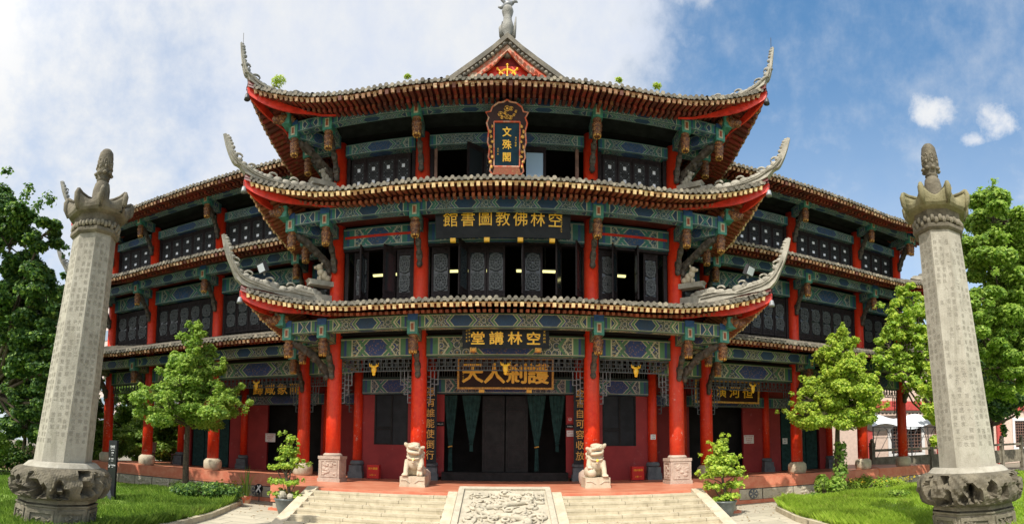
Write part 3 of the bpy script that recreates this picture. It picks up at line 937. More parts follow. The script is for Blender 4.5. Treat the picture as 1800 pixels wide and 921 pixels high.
# ---- upper roofs
def sheet(prof, fr, t0, t1, mbd, n=2):
    vs = []
    for i in range(n + 1):
        t = t0 + (t1 - t0) * i / n
        for a, b in prof: vs.append(fr(a, b, t))
    K = len(prof)
    mbd.grid(vs, [(i * K + j, i * K + j + 1, (i + 1) * K + j + 1, (i + 1) * K + j) for i in range(n) for j in range(K - 1)])
GY = 14.0
prof = [(0, 13.52), (.42, 13.14), (.9, 12.78), (1.64, 12.27), (2.6, 11.84), (3.6, 11.62), (4.7, 11.48)]
m = MB()
for s in (-1, 1):
    sheet(prof, lambda a, b, t: (s * a, t, b), GY - .45, 23.5, m, 1)
    yy = GY - .35
    while yy < 23:
        m.tube([(s * a, yy, b + .01) for a, b in prof], .05, 5, cap=False); yy += .30
main = m.build('main_roof', 'roof_tile', hall)
m = MB()                                                  # tiles between the top eave and the gable
sheet([(0, 11.60), (GY + .2 - YC, 12.35)], lambda a, b, t: (t, YC + a, b), -4.6, 4.6, m, 1)
m.build('roof_apron', 'roof_tile', main)
m = MB(); m.box(-.13, .13, GY - .30, 23, 13.42, 13.70); m.build('ridge', 'stucco', main)
# gable: tile verge, red barge boards, recessed red board and gold wheel
m = MB(); GF = GY - .52
for s in (-1, 1):
    ps = [Vector((s * a, 0, b)) for a, b in prof[:6]]
    for i in range(len(ps) - 1):
        a, b = ps[i], ps[i + 1]
        for w0, w1, y0, y1 in ((-.12, .04, GF - .02, GY + .3), (.04, .14, GF + .06, GY + .3)):
            q = [Vector((a.x, y0, a.z - w0)), Vector((b.x, y0, b.z - w0)), Vector((b.x, y0, b.z - w1)), Vector((a.x, y0, a.z - w1))]
            m.grid(q + [v + Vector((0, y1 - y0, 0)) for v in q], [(0, 1, 2, 3), (7, 6, 5, 4), (0, 4, 5, 1), (2, 6, 7, 3)])
    for k in range(26):
        f = .10 + k * .135
        x0 = f * .83
        zt = None
        for (a0, b0), (a1, b1) in zip(prof, prof[1:]):
            if a0 <= x0 <= a1: zt = b0 + (b1 - b0) * (x0 - a0) / (a1 - a0)
        if zt is None: continue
        m.ball((s * x0, GF - .03, zt - .17), (.052, .05, .052), 7, 5)
vg = m.build('gable_verge', 'roof_tile', main)
m = MB()
for s in (-1, 1):
    for i in range(5):
        a, b = prof[i], prof[i + 1]
        q = [Vector((s * a[0], GF + .10, a[1] - .14)), Vector((s * b[0], GF + .10, b[1] - .14)), Vector((s * b[0], GF + .10, b[1] - .40)), Vector((s * a[0], GF + .10, a[1] - (.32 if i == 0 else .40)))]
        m.grid(q + [v + Vector((0, .07, 0)) for v in q], [(0, 1, 2, 3), (7, 6, 5, 4), (0, 4, 5, 1), (2, 6, 7, 3)])
m.build('barge_board', 'barge', main)
m = MB(); m.grid([(-2.9, GF + .34, 11.5), (2.9, GF + .34, 11.5), (0, GF + .34, 13.42)], [(0, 1, 2)])
m.build('gable_wall', 'wall_red', main)
m = MB(); m.prism([(-1.1, 11.9), (1.1, 11.9), (.62, 12.62), (.42, 12.86), (-.42, 12.86), (-.62, 12.62)], lambda a, b, d: (a, GF + .32 - d, b), 0, .04)
m.build('gable_board', 'board_red', main)
m = MB(); c = (0, GF + .22, 12.46)
fr = lambda a, b, d: (c[0] + a, c[1] - d, c[2] + b)
m.tube([fr(.26 * math.cos(t * .2618), .26 * math.sin(t * .2618), 0) for t in range(25)], .028, 6)
for k in range(8):
    t = k * math.pi / 4; m.tube([fr(0, 0, 0), fr(.40 * math.cos(t), .40 * math.sin(t), 0)], .022, 5)
    m.ball(fr(.40 * math.cos(t), .40 * math.sin(t), 0), .04, 6, 5)
m.ball(c, .075, 8, 6); m.build('gold_wheel', 'gold', main)
m = MB(); m.smooth = True; by = GY - .25                    # ridge-end finial with a bird
m.lathe([(.13, 13.78), (.15, 14.0), (.11, 14.15), (.18, 14.25), (.17, 14.45), (.12, 14.62), (.12, 14.72), (.15, 14.80), (.17, 14.88), (.14, 14.97), (.06, 15.04)], (0, by, 0), 18)
m.tube([(-.17, by, 14.12), (-.21, by, 14.38), (-.15, by, 14.56)], [.07, .05, .02], 8)
m.tube([(.17, by, 14.10), (.21, by, 14.4), (.24, by, 14.72)], [.07, .045, .015], 8)
m.tube([(0, by, 13.50), (0, by, 14.0)], [.10, .15], 10)
m.shift(0, lambda p: p + Vector((0, 0, -.36)))
fin = m.build('ridge_finial', 'grey_carving', main)
m = MB(); m.smooth = True
m.ball((.02, by, 15.10), (.15, .09, .09), 10, 7, rot=Matrix.Rotation(-.35, 3, 'Y'))
m.tube([(.12, by, 15.13), (.19, by, 15.20), (.25, by, 15.19), (.29, by, 15.16)], [.06, .045, .035, .012], 8)
m.tube([(-.06, by + .02, 15.12), (-.16, by + .04, 15.30), (-.24, by + .05, 15.46)], [.03, .065, .03], 7)
m.tube([(.02, by - .03, 15.14), (.06, by - .05, 15.34), (.10, by - .05, 15.54)], [.03, .06, .02], 7)
m.tube([(-.10, by, 15.06), (-.2, by, 15.0), (-.28, by, 15.02)], [.05, .05, .02], 7)
m.shift(0, lambda p: p + Vector((0, 0, -.36)))
m.build('bird_figure', 'metal_grey', fin)
for s in (-1, 1):                                         # wing roofs
    m = MB(); pr = [(YW, WEZ[2] + .80), (17.2, WEZ[2] + 1.6), (19.5, WEZ[2] + 2.9), (22, WEZ[2] + 1.5), (24, WEZ[2] + .8)]
    sheet(pr, lambda a, b, t: (s * t, a, b), 3.6, WX[3], m, 1)
    xx = 4.6
    while xx < WX[3]:
        m.tube([(s * xx, a, b + .01) for a, b in pr[:3]], .05, 5, cap=False); xx += .30
    m.build('wing_roof', 'roof_tile', hall)

# ---- beams between the hanging posts, lintels between the columns
for k in range(3):
    st = 'green_rep' if k == 0 else 'teal_rep'; sl_ = 'green' if k == 0 else 'teal'
    z0, z1 = BEAM[k]; zc = (z0 + z1) / 2
    xs = (-CX2 - OB, -CX2, -CX1, CX1, CX2, CX2 + OB)
    for a, b in zip(xs, xs[1:]):
        m = MB(); m.beam((a + .1, YC - OB, zc), (b - .1, YC - OB, zc), z1 - z0, .20); m.build('eave_beam', 'paint_' + st, hall)
    for s in (-1, 1):
        m = MB(); m.beam((s * (CX2 + OB), YC - OB + .1, zc), (s * (CX2 + OB), YW - OB, zc), z1 - z0, .20); m.build('eave_beam', 'paint_' + st, hall)
    z0, z1 = LINT[k]; zc = (z0 + z1) / 2
    xs = (-CX2, -CX1, CX1, CX2)
    for a, b in zip(xs, xs[1:]):
        m = MB(); m.beam((a + .2, YC, zc), (b - .2, YC, zc), z1 - z0, .24); m.build('lintel', 'paint_' + sl_, hall)
    for s in (-1, 1):
        m = MB(); m.beam((s * CX2, YC + .2, zc), (s * CX2, YW - .2, zc), z1 - z0, .24); m.build('lintel', 'paint_' + sl_, hall)
    # wings
    z0, z1 = WBEAM[k]; zc = (z0 + z1) / 2; y0, y1 = WLINT[k]; yc = (y0 + y1) / 2
    for s in (-1, 1):
        xs = (CX2 + OB,) + WX + (WCX + OB,)
        for a, b in zip(xs, xs[1:]):
            a2, b2 = sorted((s * a, s * b))
            m = MB(); m.beam((a2 + .1, YW - OB, zc), (b2 - .1, YW - OB, zc), z1 - z0, .20); m.build('eave_beam', 'paint_' + st, hall)
        xs = (CX2,) + WX
        for a, b in zip(xs, xs[1:]):
            a2, b2 = sorted((s * a, s * b))
            m = MB(); m.beam((a2 + .2, YW, yc), (b2 - .2, YW, yc), y1 - y0, .24); m.build('lintel', 'paint_' + sl_, hall)
        m = MB(); m.beam((s * (WCX + OB), YW - OB + .1, zc), (s * (WCX + OB), YW + 5, zc), z1 - z0, .20); m.build('eave_beam', 'paint_' + st, hall)

# soffits over the gallery strip, floors and dark rooms behind
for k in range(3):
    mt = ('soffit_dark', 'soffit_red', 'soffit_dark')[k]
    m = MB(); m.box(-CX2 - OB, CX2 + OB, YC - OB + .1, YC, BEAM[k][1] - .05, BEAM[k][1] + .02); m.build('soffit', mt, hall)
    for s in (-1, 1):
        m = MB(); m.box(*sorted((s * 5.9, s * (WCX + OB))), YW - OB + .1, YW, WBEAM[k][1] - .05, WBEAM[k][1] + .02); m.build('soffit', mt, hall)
    if k == 1:
        # red band with emblems above the upper lintel
        pass
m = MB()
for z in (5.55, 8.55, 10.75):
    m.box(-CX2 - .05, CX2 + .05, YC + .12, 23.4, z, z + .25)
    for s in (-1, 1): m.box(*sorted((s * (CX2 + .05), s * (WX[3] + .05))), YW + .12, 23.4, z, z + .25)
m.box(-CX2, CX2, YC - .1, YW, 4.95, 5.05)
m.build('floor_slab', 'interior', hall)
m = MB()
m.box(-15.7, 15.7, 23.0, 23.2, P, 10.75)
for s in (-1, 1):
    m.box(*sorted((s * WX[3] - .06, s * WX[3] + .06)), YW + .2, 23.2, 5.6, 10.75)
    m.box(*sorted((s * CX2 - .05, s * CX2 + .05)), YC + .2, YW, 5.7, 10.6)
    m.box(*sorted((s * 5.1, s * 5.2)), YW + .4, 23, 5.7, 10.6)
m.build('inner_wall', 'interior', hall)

# ---- hanging posts with carved lotus ends, and their braces
def hanging_post(x, y, k, zb, zt, dcol, st=0):
    h0, h1 = zb - .08, zt
    m = MB(); m.box(x - .13, x + .13, y - .13, y + .13, h0 - .06, zb + .20); post = m.build('hanging_post', 'block_green', hall)
    m = MB(); m.box(x - .128, x + .128, y - .128, y + .128, zb + .203, h1 + .02); m.build('post_head', 'block_blue', post)
    m = MB()
    m.box(x - .058, x + .058, y - .142, y - .131, h0, zb + .16)
    m.build('inset', 'block_cream', post)
    m = MB(); m.box(x - .032, x + .032, y - .150, y - .143, h0 + .04, zb + .12); m.build('inset_core', 'rafter_red', post)
    m = MB(); m.smooth = True; z = h0 - .06
    m.lathe([(.075, -.44), (.105, -.42), (.112, -.36), (.085, -.33), (.118, -.30), (.122, -.24), (.10, -.21), (.126, -.18), (.124, -.10), (.09, -.08), (.09, -.03), (.115, -.02), (.115, 0)], (x, y, z), 18,
            fn=lambda t, i: 1 + .06 * math.cos(t * 8) * (i < 9))
    m.build('lotus_end', 'lotus', post)
    m = MB()
    for q in range(8):
        t = q * math.pi / 4
        m.bar((x + .085 * math.cos(t), y + .085 * math.sin(t), z - .46), (x + .10 * math.cos(t), y + .10 * math.sin(t), z - .38), .04, .018)
    m.build('gold_petals', 'gold_dull', post)
    # tie beam back to the column and carved brace below it
    cx_, cy_ = dcol
    d = Vector((x - cx_, y - cy_, 0)); L = d.length; d.normalize()
    m = MB(); a = Vector((cx_, cy_, zb + .04)) + d * .18; b = Vector((x, y, zb + .04)) - d * .13
    m.beam(a, b, .34, .16); m.build('tie_beam', 'paint_' + ('green' if k == 0 else 'teal'), hall)
    m = MB(); n = 9; zlow = zb - 1.02
    pts = []
    for i in range(n + 1):
        f = i / n
        pts.append(Vector((cx_, cy_, zlow)) + d * (.22 + (L - .32) * f ** 1.25) + Vector((0, 0, (zb - .14 - zlow) * f ** .8)))
    for i in range(n):
        wd = .11 + .035 * math.sin(i * 2.1)
        m.bar(pts[i], pts[i + 1], wd, .15 + .04 * math.sin(i * 1.3), 0)
    m.smooth = True
    for i in range(0, n, 2): m.ball(pts[i] + d * .04, (.085, .085, .10), 8, 6)
    m.build('carved_brace', 'carved_dark', hall)
for k in range(3):
    zb, zt = BEAM[k]
    for x in (-CX2, -CX1, CX1, CX2): hanging_post(x, YC - OB, k, zb, zt, (x, YC))
    for s in (-1, 1):
        hanging_post(s * (CX2 + OB), YC - OB, k, zb, zt, (s * CX2, YC))
        hanging_post(s * (CX2 + OB), YC, k, zb, zt, (s * CX2, YC))
        # beam head that pokes out at the corner
        m = MB(); m.smooth = True; q = Vector((s * .7071, -.7071, 0))
        c = Vector((s * (CX2 + OB), YC - OB, zt + .04))
        for f, r in ((.12, .15), (.26, .17), (.40, .15), (.52, .11), (.60, .07)):
            m.ball(c + q * f + Vector((0, 0, .05 * math.sin(f * 9))), (r, r, r * .95), 9, 7)
        m.ball(c + q * .55 + Vector((0, 0, -.10)), (.10, .10, .05), 8, 6); m.ball(c + q * .36 + Vector((0, 0, .17)), (.06, .06, .07), 8, 6)
        m.build('carved_beam_head', 'lotus', hall)
        m = MB(); n = len(m.v)
        m.cbox((0, 0, 0), .26, .34, .30, 0); m.shift(n, lambda p: c + q * -.02 + Vector((p.x * .9 + s * .16, p.y - .16, p.z - .02)))
        m.build('beam_end', 'block_green', hall)
        zb2, zt2 = WBEAM[k]
        for x in WX: hanging_post(s * x, YW - OB, k, zb2, zt2, (s * x, YW))
        hanging_post(s * (WCX + OB), YW - OB, k, zb2, zt2, (s * WX[3], YW))

# ---- window leaves
_leaf = {}
def leaf(parent, x, y, z, wd, ht, style, rz=0.0):
    """a window leaf hinged at its left bottom corner; local x along the leaf, outer face to -y"""
    key = (round(wd, 2), round(ht, 2), style)
    if key in _leaf:
        c = dup(_leaf[key], parent, Vector((x, y, z)) - ORG[_leaf[key]])
        c.rotation_euler.z = rz
        return c
    wd, ht = key[0], key[1]
    o = Vector((x, y, z)); S = .055
    m = MB(); B = lambda mm, a0, a1, b0, b1, d0=-.02, d1=.02: mm.box(x + a0, x + a1, y + d0, y + d1, z + b0, z + b1)
    B(m, 0, S, 0, ht); B(m, wd - S, wd, 0, ht); B(m, S, wd - S, 0, S); B(m, S, wd - S, ht - S, ht)
    skirt = ht * .13; head = ht * .86
    B(m, S, wd - S, skirt, skirt + S * .8); B(m, S, wd - S, S, skirt, -.008, .008)
    B(m, S, wd - S, head, head + S * .8); B(m, S, wd - S, head + S * .8, ht - S, -.008, .008)
    for a, b, c_, d_ in ((S + .03, wd - S - .03, head + S * .8 + .03, ht - S - .03), (S + .03, wd - S - .03, S + .02, skirt - .02)):
        if d_ - c_ > .02:
            for k_ in range(4): m.ball((x + a + (b - a) * (k_ + .5) / 4, y - .012, z + (c_ + d_) / 2), ((b - a) / 9, .015, (d_ - c_) / 2.4), 7, 4)
    root = m.build('window', 'wood_dark', parent, origin=o)
    m = MB(); a0, a1, b0, b1 = S, wd - S, skirt + S * .8, head
    bw = .011
    hb = lambda p, q, r, d_=-.014, t=None: B(m, p, q, r - (t or bw), r + (t or bw), d_, d_ + .022)
    vb = lambda p, q, r, d_=-.014, t=None: B(m, r - (t or bw), r + (t or bw), p, q, d_, d_ + .022)
    ncell = 2 if (b1 - b0) > 1.25 * (a1 - a0) else 1
    if style == 'ring' and ncell == 2 and (b1 - b0) > 3.2 * (a1 - a0): ncell = 3
    chh = (b1 - b0) / ncell
    for i in range(ncell):
        c0, c1 = b0 + chh * i, b0 + chh * (i + 1); cx_, cz_ = (a0 + a1) / 2, (c0 + c1) / 2
        ww_, hh_ = (a1 - a0) / 2, (c1 - c0) / 2
        if style in ('ring', 'dash'):
            bw = .020 if style == 'dash' else .011
            for f in (.92, .64):
                hb(cx_ - ww_ * f, cx_ + ww_ * f, cz_ + hh_ * f); hb(cx_ - ww_ * f, cx_ + ww_ * f, cz_ - hh_ * f)
                vb(cz_ - hh_ * f, cz_ + hh_ * f, cx_ + ww_ * f); vb(cz_ - hh_ * f, cz_ + hh_ * f, cx_ - ww_ * f)
            f = .40
            hb(cx_ - ww_ * f, cx_ + ww_ * f, cz_ + hh_ * f, t=.016); hb(cx_ - ww_ * f, cx_ + ww_ * f, cz_ - hh_ * f, t=.016)
            vb(cz_ - hh_ * f, cz_ + hh_ * f, cx_ + ww_ * f, t=.016); vb(cz_ - hh_ * f, cz_ + hh_ * f, cx_ - ww_ * f, t=.016)
            for sg in (-1, 1):
                hb(cx_ + sg * ww_ * .40, cx_ + sg * ww_, cz_) if sg > 0 else hb(cx_ - ww_, cx_ - ww_ * .40, cz_)
                vb(cz_ + hh_ * .40, c1, cx_) if sg > 0 else vb(c0, cz_ - hh_ * .40, cx_)
                for s2 in (-1, 1):
                    vb(*sorted((cz_ + sg * hh_ * .64, cz_ + sg * hh_)), cx_ + s2 * ww_ * .4)
                    hb(*sorted((cx_ + s2 * ww_ * .64, cx_ + s2 * ww_)), cz_ + sg * hh_ * .4)
            if i: hb(a0, a1, c0, t=.018)
        else:
            r = min(ww_, hh_)
            pr = lambda a, b, d_: (x + a, y - .016 + d_, z + b)
            for rr, t in ((.93, .016), (.58, .013), (.24, .014)):
                pts = [(cx_ + ww_ * rr * math.cos(q * math.pi / 4 + .3927), cz_ + hh_ * rr * math.sin(q * math.pi / 4 + .3927)) for q in range(8)]
                for q in range(8):
                    p_, q_ = pts[q], pts[(q + 1) % 8]
                    m.bar(pr(*p_, 0), pr(*q_, 0), t * 2, .026, up=(0, 1, 0))
            for q in range(8):
                t = q * math.pi / 4
                m.bar(pr(cx_ + ww_ * .24 * math.cos(t), cz_ + hh_ * .24 * math.sin(t), 0), pr(cx_ + ww_ * .95 * math.cos(t), cz_ + hh_ * .95 * math.sin(t), 0), .024, .024, up=(0, 1, 0))
                if q % 2:
                    m.ball(pr(cx_ + ww_ * .88 * math.cos(t) * 1.05, cz_ + hh_ * .88 * math.sin(t) * 1.05, 0), (.045, .014, .045), 6, 4)
                    m.ball(pr(cx_ + ww_ * .42 * math.cos(t), cz_ + hh_ * .42 * math.sin(t), 0), (.04, .014, .04), 6, 4)
                m.ball(pr(cx_ + ww_ * .76 * math.cos(t + .39), cz_ + hh_ * .76 * math.sin(t + .39), 0), (.032, .013, .032), 6, 4)
    m.build('lattice', 'lattice_wood' if style == 'rosette' else 'lattice_dark', root, origin=o)
    if style in ('ring', 'dash'):
        for i in range(ncell):
            m = MB()
            c0, c1 = b0 + chh * i, b0 + chh * (i + 1); cx_, cz_ = (a0 + a1) / 2, (c0 + c1) / 2
            ww_, hh_ = (a1 - a0) / 2, (c1 - c0) / 2
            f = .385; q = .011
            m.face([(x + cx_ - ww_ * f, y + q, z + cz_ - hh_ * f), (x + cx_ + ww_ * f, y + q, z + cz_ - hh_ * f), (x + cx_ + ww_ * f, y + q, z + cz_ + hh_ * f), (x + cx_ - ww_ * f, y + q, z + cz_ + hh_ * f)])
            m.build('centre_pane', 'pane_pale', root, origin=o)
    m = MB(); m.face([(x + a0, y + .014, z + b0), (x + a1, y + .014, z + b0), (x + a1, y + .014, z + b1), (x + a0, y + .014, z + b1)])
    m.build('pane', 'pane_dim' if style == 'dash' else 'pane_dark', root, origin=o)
    _leaf[key] = root
    root.rotation_euler.z = rz
    return root

def post(x0, x1, y, z0, z1, mt='wood_dark', d=.05):
    m = MB(); m.box(x0, x1, y - d, y + d, z0, z1); return m.build('window_post', mt, hall)

# storey two, middle bay and side bays: (from x, to x, kind)
Z2, H2 = 5.88, 1.49
def leaves(parent_list): pass
YL = YC + .05
for a, b in ((-2.02, -1.52), (-1.02, -.53), (-.52, -.03), (.46, .98)): leaf(hall, a, YL, Z2, b - a, H2, 'rosette')
for x, rz in ((-1.02, R(-115)), (.46, R(-92)), (1.50, R(-112)), (2.05, R(-115))):
    leaf(hall, x - .02, YL - .03, Z2, .46, H2, 'rosette', rz)
leaf(hall, 1.0, YL, Z2, .48, H2, 'rosette', R(-58)) if False else None
for s in (-1, 1):
    leaf(hall, s * 4.12 - .21 - (.12 if s > 0 else -.12), YL, Z2, .42, H2, 'rosette')
    leaf(hall, (-2.98 if s < 0 else 2.56), YL, Z2, .42, H2, 'rosette')
    for x, rz in (((-3.92 if s < 0 else 3.55), R(-88 if s < 0 else -94)), ((-3.02 if s < 0 else 3.02), R(-128 if s < 0 else -118))):
        leaf(hall, x, YL - .03, Z2, .42, H2, 'rosette', rz)
for s in (-1, 1):
    for x in (2.12, 2.50, 4.42): post(s * x - .05, s * x + .05, YL, Z2 - .15, LINT[1][0] - .005)
m = MB(); m.box(-CX2 + .2, CX2 - .2, YC - .06, YC + .10, LINT[1][0] - .07, LINT[1][0] - .006); m.build('window_head', 'wood_dark', hall)
# storey three
Z3, H3 = 8.98, 1.08
for s in (-1, 1):
    for i in range(4):
        a = s * 3.50 + (i - 2) * .43
        leaf(hall, a, YL, Z3, .42, H3, 'dash')
    for x in (2.56, 4.44): post(s * x - .05, s * x + .05, YL, Z3 - .3, LINT[2][0] - .005)
leaf(hall, -.62, YL, Z3, .42, H3, 'dash'); leaf(hall, -.64, YL - .02, Z3, .52, H3, 'ring', R(-142))
post(-1.98, -1.90, YL, Z3 - .3, LINT[2][0] - .005, 'wood_edge'); post(-2.10, -2.0, YL, Z3 - .3, LINT[2][0] - .005)
post(1.88, 1.97, YL, Z3 - .3, LINT[2][0] - .005, 'wood_edge'); post(1.00, 1.07, YL, Z3 - .3, LINT[2][0] - .005)
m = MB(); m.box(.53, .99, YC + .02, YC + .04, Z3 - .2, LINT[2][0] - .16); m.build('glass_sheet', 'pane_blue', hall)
m = MB(); m.box(.45, 1.0, YC - .02, YC + .08, LINT[2][0] - .155, LINT[2][0] - .01); m.build('window_head', 'wood_dark', hall)
# wings
for s in (-1, 1):
    bays = list(zip((CX2,) + WX, WX))
    for k, (z, h, st) in ((1, (5.95, 1.43, 'rosette')), (2, (9.10, 1.06, 'ring'))):
        for bi, (a, b) in enumerate(bays):
            a, b = a + .30, b - .30
            n = max(3, int(round((b - a) / .52))); wd = (b - a) / n
            for i in range(n):
                x = s * (a + wd * (i + (0 if s > 0 else 1)))
                if k == 1 and bi == 1 and i == 1:                 # an open leaf
                    if s > 0: leaf(hall, x, YW + .02, z, wd - .015, h, st, R(-100))
                    else: leaf(hall, x, YW + .02, z, wd - .015, h, st, R(-75))
                    continue
                leaf(hall, x, YW + .05, z, wd - .015, h, st)
            for x in (a - .06, b + .06): post(s * x - .06, s * x + .06, YW + .05, z - .3, WLINT[k][0] - .005)

# ---- ground storey: lattice friezes, walls, doors
def frieze(x0, x1, y, z0, z1, legs=True, mt='lattice_wood'):
    m = MB(); t = .008
    m.box(x0, x1, y - .02, y + .02, z1 - .03, z1); m.box(x0, x1, y - .02, y + .02, z0, z0 + .025)
    x = x0; i = 0
    while x < x1 - .05:
        wd = .16
        zs = [z0 + .025 + (z1 - z0 - .055) * f for f in (0, .33, .66, 1)]
        m.box(x + .07 - t, x + .07 + t, y - .015, y + .015, zs[0], zs[2] if i % 2 else zs[1])
        m.box(x + .12 - t, x + .12 + t, y - .015, y + .015, zs[1], zs[3])
        m.box(x, min(x + .14, x1), y - .015, y + .015, zs[1] - t, zs[1] + t)
        m.box(x + .03, min(x + wd + .02, x1), y - .015, y + .015, zs[2] - t, zs[2] + t)
        m.box(x - t, x + t, y - .015, y + .015, zs[0], zs[3])
        x += wd; i += 1
    fz = m.build('lattice_frieze', 'lattice_wood', hall)
    if legs:
        for sx, sg in ((x0, 1), (x1, -1)):
            m = MB()
            for i, (wd, ln) in enumerate(((.10, 1.15), (.20, .85), (.30, .5))):
                z = z0 - ln * .75
                xa, xb = sorted((sx + sg * wd, sx + sg * (wd - .022))); m.box(xa, xb, y - .015, y + .015, z, z0)
                n = int((z0 - z) / .14)
                for j in range(n):
                    xa, xb = sorted((sx + sg * (wd - .10), sx + sg * wd)); m.box(xa, xb, y - .013, y + .013, z + j * .14, z + j * .14 + .02)
            m.build('stepped_lattice', mt, fz)
    return fz
for a, b in ((-CX2, -CX1), (-CX1, CX1), (CX1, CX2)): frieze(a + .22, b - .22, YC, 3.93, 4.29, mt='lattice_grey')
for s in (-1, 1):
    for a, b in zip((CX2,) + WX, WX):
        x0, x1 = sorted((s * (a + .22), s * (b - .22))); frieze(x0, x1, YW, 3.88, WLINT[0][0] - .01)
    x0, x1 = s * CX2, s * CX2
# inner wall plane of the middle (y = 15.5)
zt = 4.95
for a, b in ((-CX2, -CX1), (-CX1, CX1), (CX1, CX2)):
    m = MB(); m.beam((a + .15, YW, 3.84), (b - .15, YW, 3.84), .50, .18); m.build('lintel', 'paint_blue', hall)
    frieze(a + .16, b - .16, YW, 4.12, 4.90, legs=False)
for s in (-1, 1):
    m = MB(); m.box(*sorted((s * 1.90, s * 2.14)), YW + .02, YW + .12, P + .1, 3.58); m.build('door_jamb', 'wall_red', hall)
    m = MB()
    for x0, x1, z0, z1 in ((2.46, 3.06, P, 3.58), (4.16, 4.55, P, 3.58), (3.06, 4.16, P, 1.98)):
        m.box(*sorted((s * x0, s * x1)), YW + .02, YW + .12, z0, z1)
    m.build('front_wall', 'wall_red', hall)
for s in (-1, 1):
    m = MB(); x0, x1 = sorted((s * 3.06, s * 4.16)); m.box(x0, x1, YW + .06, YW + .10, 1.98, 3.58)
    wn = m.build('shuttered_window', 'board_black', hall)
    m = MB()
    for x in (x0, x0 + .54, x1 - .05): m.box(x, x + .05, YW + .02, YW + .058, 1.99, 3.57)
    for z in (1.99, 2.45, 2.52): m.box(x0 + .052, x0 + .538, YW + .025, YW + .057, z, z + .035)
    m.build('window_frame', 'door_wood', wn)
m = MB(); m.box(-1.95, 1.95, YW - .12, YW + .14, P + .004, P + .26); m.build('threshold', 'door_wood', hall)
m = MB()
for x in (-.72, .02):
    m.box(x, x + .70, YW + .25, YW + .31, P + .26, 3.56)
dr = m.build('door', 'door_wood', hall)
m = MB()
for x in (-.72, .02):
    for z0, z1 in ((1.3, 1.9), (2.0, 3.1), (3.2, 3.5)):
        for a0, a1, b0, b1 in ((x + .08, x + .62, z0, z0 + .03), (x + .08, x + .62, z1 - .03, z1), (x + .08, x + .11, z0 + .03, z1 - .03), (x + .59, x + .62, z0 + .03, z1 - .03)):
            m.box(a0, a1, YW + .235, YW + .252, b0, b1)
m.build('door_panel', 'wood_dark', dr)
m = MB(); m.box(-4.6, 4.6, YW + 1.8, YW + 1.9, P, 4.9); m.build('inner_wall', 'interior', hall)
# wings: red wall with dark doorways at y = 17.75
for s in (-1, 1):
    m = MB()
    for x0, x1, z0, z1 in ((CX2, 6.5, P, 3.5), (9.15, 10.9, P, 3.5), (12.9, 13.42, P, 3.5), (CX2, 13.42, 3.9, 4.9), (6.5, 6.85, P, 3.5)):
        m.box(*sorted((s * x0, s * x1)), 17.78, 17.9, z0, z1)
    m.box(*sorted((s * 13.36, s * 13.46)), 17.9, 23, P, 4.9)
    m.build('front_wall', 'wall_red', hall)
for s in (-1, 1):
    m = MB()
    m.box(*sorted((s * 4.8, s * 13.3)), 18.6, 18.7, P, 4.9)
    m.box(*sorted((s * CX2 - .04, s * CX2 + .04)), YW + .3, 18.6, P, 4.9)
    m.box(*sorted((s * 5.2, s * (WX[3] + .2))), YW - .1, 23, 4.92, 5.02)
    m.build('inner_wall', 'interior', hall)
for s in (-1, 1):
    for a, b in ((CX2 + .1, 6.5), (6.7, 10.1), (10.3, 13.3)):
        x0, x1 = sorted((s * a, s * b)); m = MB(); m.beam((x0, 17.72, 3.70), (x1, 17.72, 3.70), .42, .12); m.build('lintel', 'paint_blue', hall)
    m = MB()
    for i in range(3): m.box(*sorted((s * (11.0 + i * .62), s * (11.58 + i * .62))), 17.86, 17.92, P + .02, 3.48)
    m.build('door', 'curtain', hall)

# red bands and small gold clasps of storey two
for s in (-1, 1):
    m = MB(); m.box(*sorted((s * 2.55, s * 4.45)), YC - .128, YC - .121, LINT[1][0] + .27, LINT[1][0] + .34); m.build('red_band', 'board_red', hall)
# lamps seen through the open windows
lt = []
for x, y, z in ((-1.2, 15.6, 7.52), (.95, 15.6, 7.52), (-3.7, 15.6, 7.50), (3.25, 15.6, 7.50)):
    L = thing('ceiling_lamp', (x, y, z), 'lit yellow tube lamp in the %s windows, on the %s lion side' % ('open middle bay' if abs(x) < 2 else 'open outer bay', 'cub' if x < 0 else 'ball'), 'lamp', 'tube lamps behind the middle storey windows')
    m = MB(); m.box(x - .62, x + .62, y - .05, y + .05, z, z + .05); m.build('tube', 'lamp_tube', L)
    m = MB(); m.box(x - .64, x + .64, y - .07, y + .07, z + .052, z + .10)
    m.box(x - .3, x - .28, y - .01, y + .01, z + .10, 8.54); m.box(x + .28, x + .3, y - .01, y + .01, z + .10, 8.54); m.build('lamp_housing', 'metal_grey', L)

# statues on the ridges beside the columns
for k in (0, 1):
    for s in (-1, 1):
        fr = HORNS[k, s]
        m = MB(); m.prism([(-.05, 1.00), (.62, .98), (.62, 1.06), (.66, 1.12), (-.05, 1.14)], fr, -.12, .12); bs = m.build('ridge_plinth', 'stucco', hall)
        m = MB(); m.smooth = True; sc = 1.0 if k == 0 else .8
        def BL(a, b, r, d=0): m.ball(fr(.30 + a * sc, 1.13 + b * sc, d * sc), tuple(q * sc for q in r), 9, 7)
        BL(0, .17, (.11, .10, .15)); BL(-.07, .10, (.12, .10, .10)); BL(.07, .26, (.10, .09, .11)); BL(.10, .38, (.10, .10, .095)); BL(.18, .36, (.05, .05, .045))
        BL(.10, .07, (.035, .035, .09), .06); BL(.10, .07, (.035, .035, .09), -.06); BL(-.17, .22, (.03, .03, .1)); BL(.06, .48, (.03, .03, .04), .06); BL(.06, .48, (.03, .03, .04), -.06)
        m.build('roof_lion', 'stone_tan' if k == 0 else 'stucco', hall)
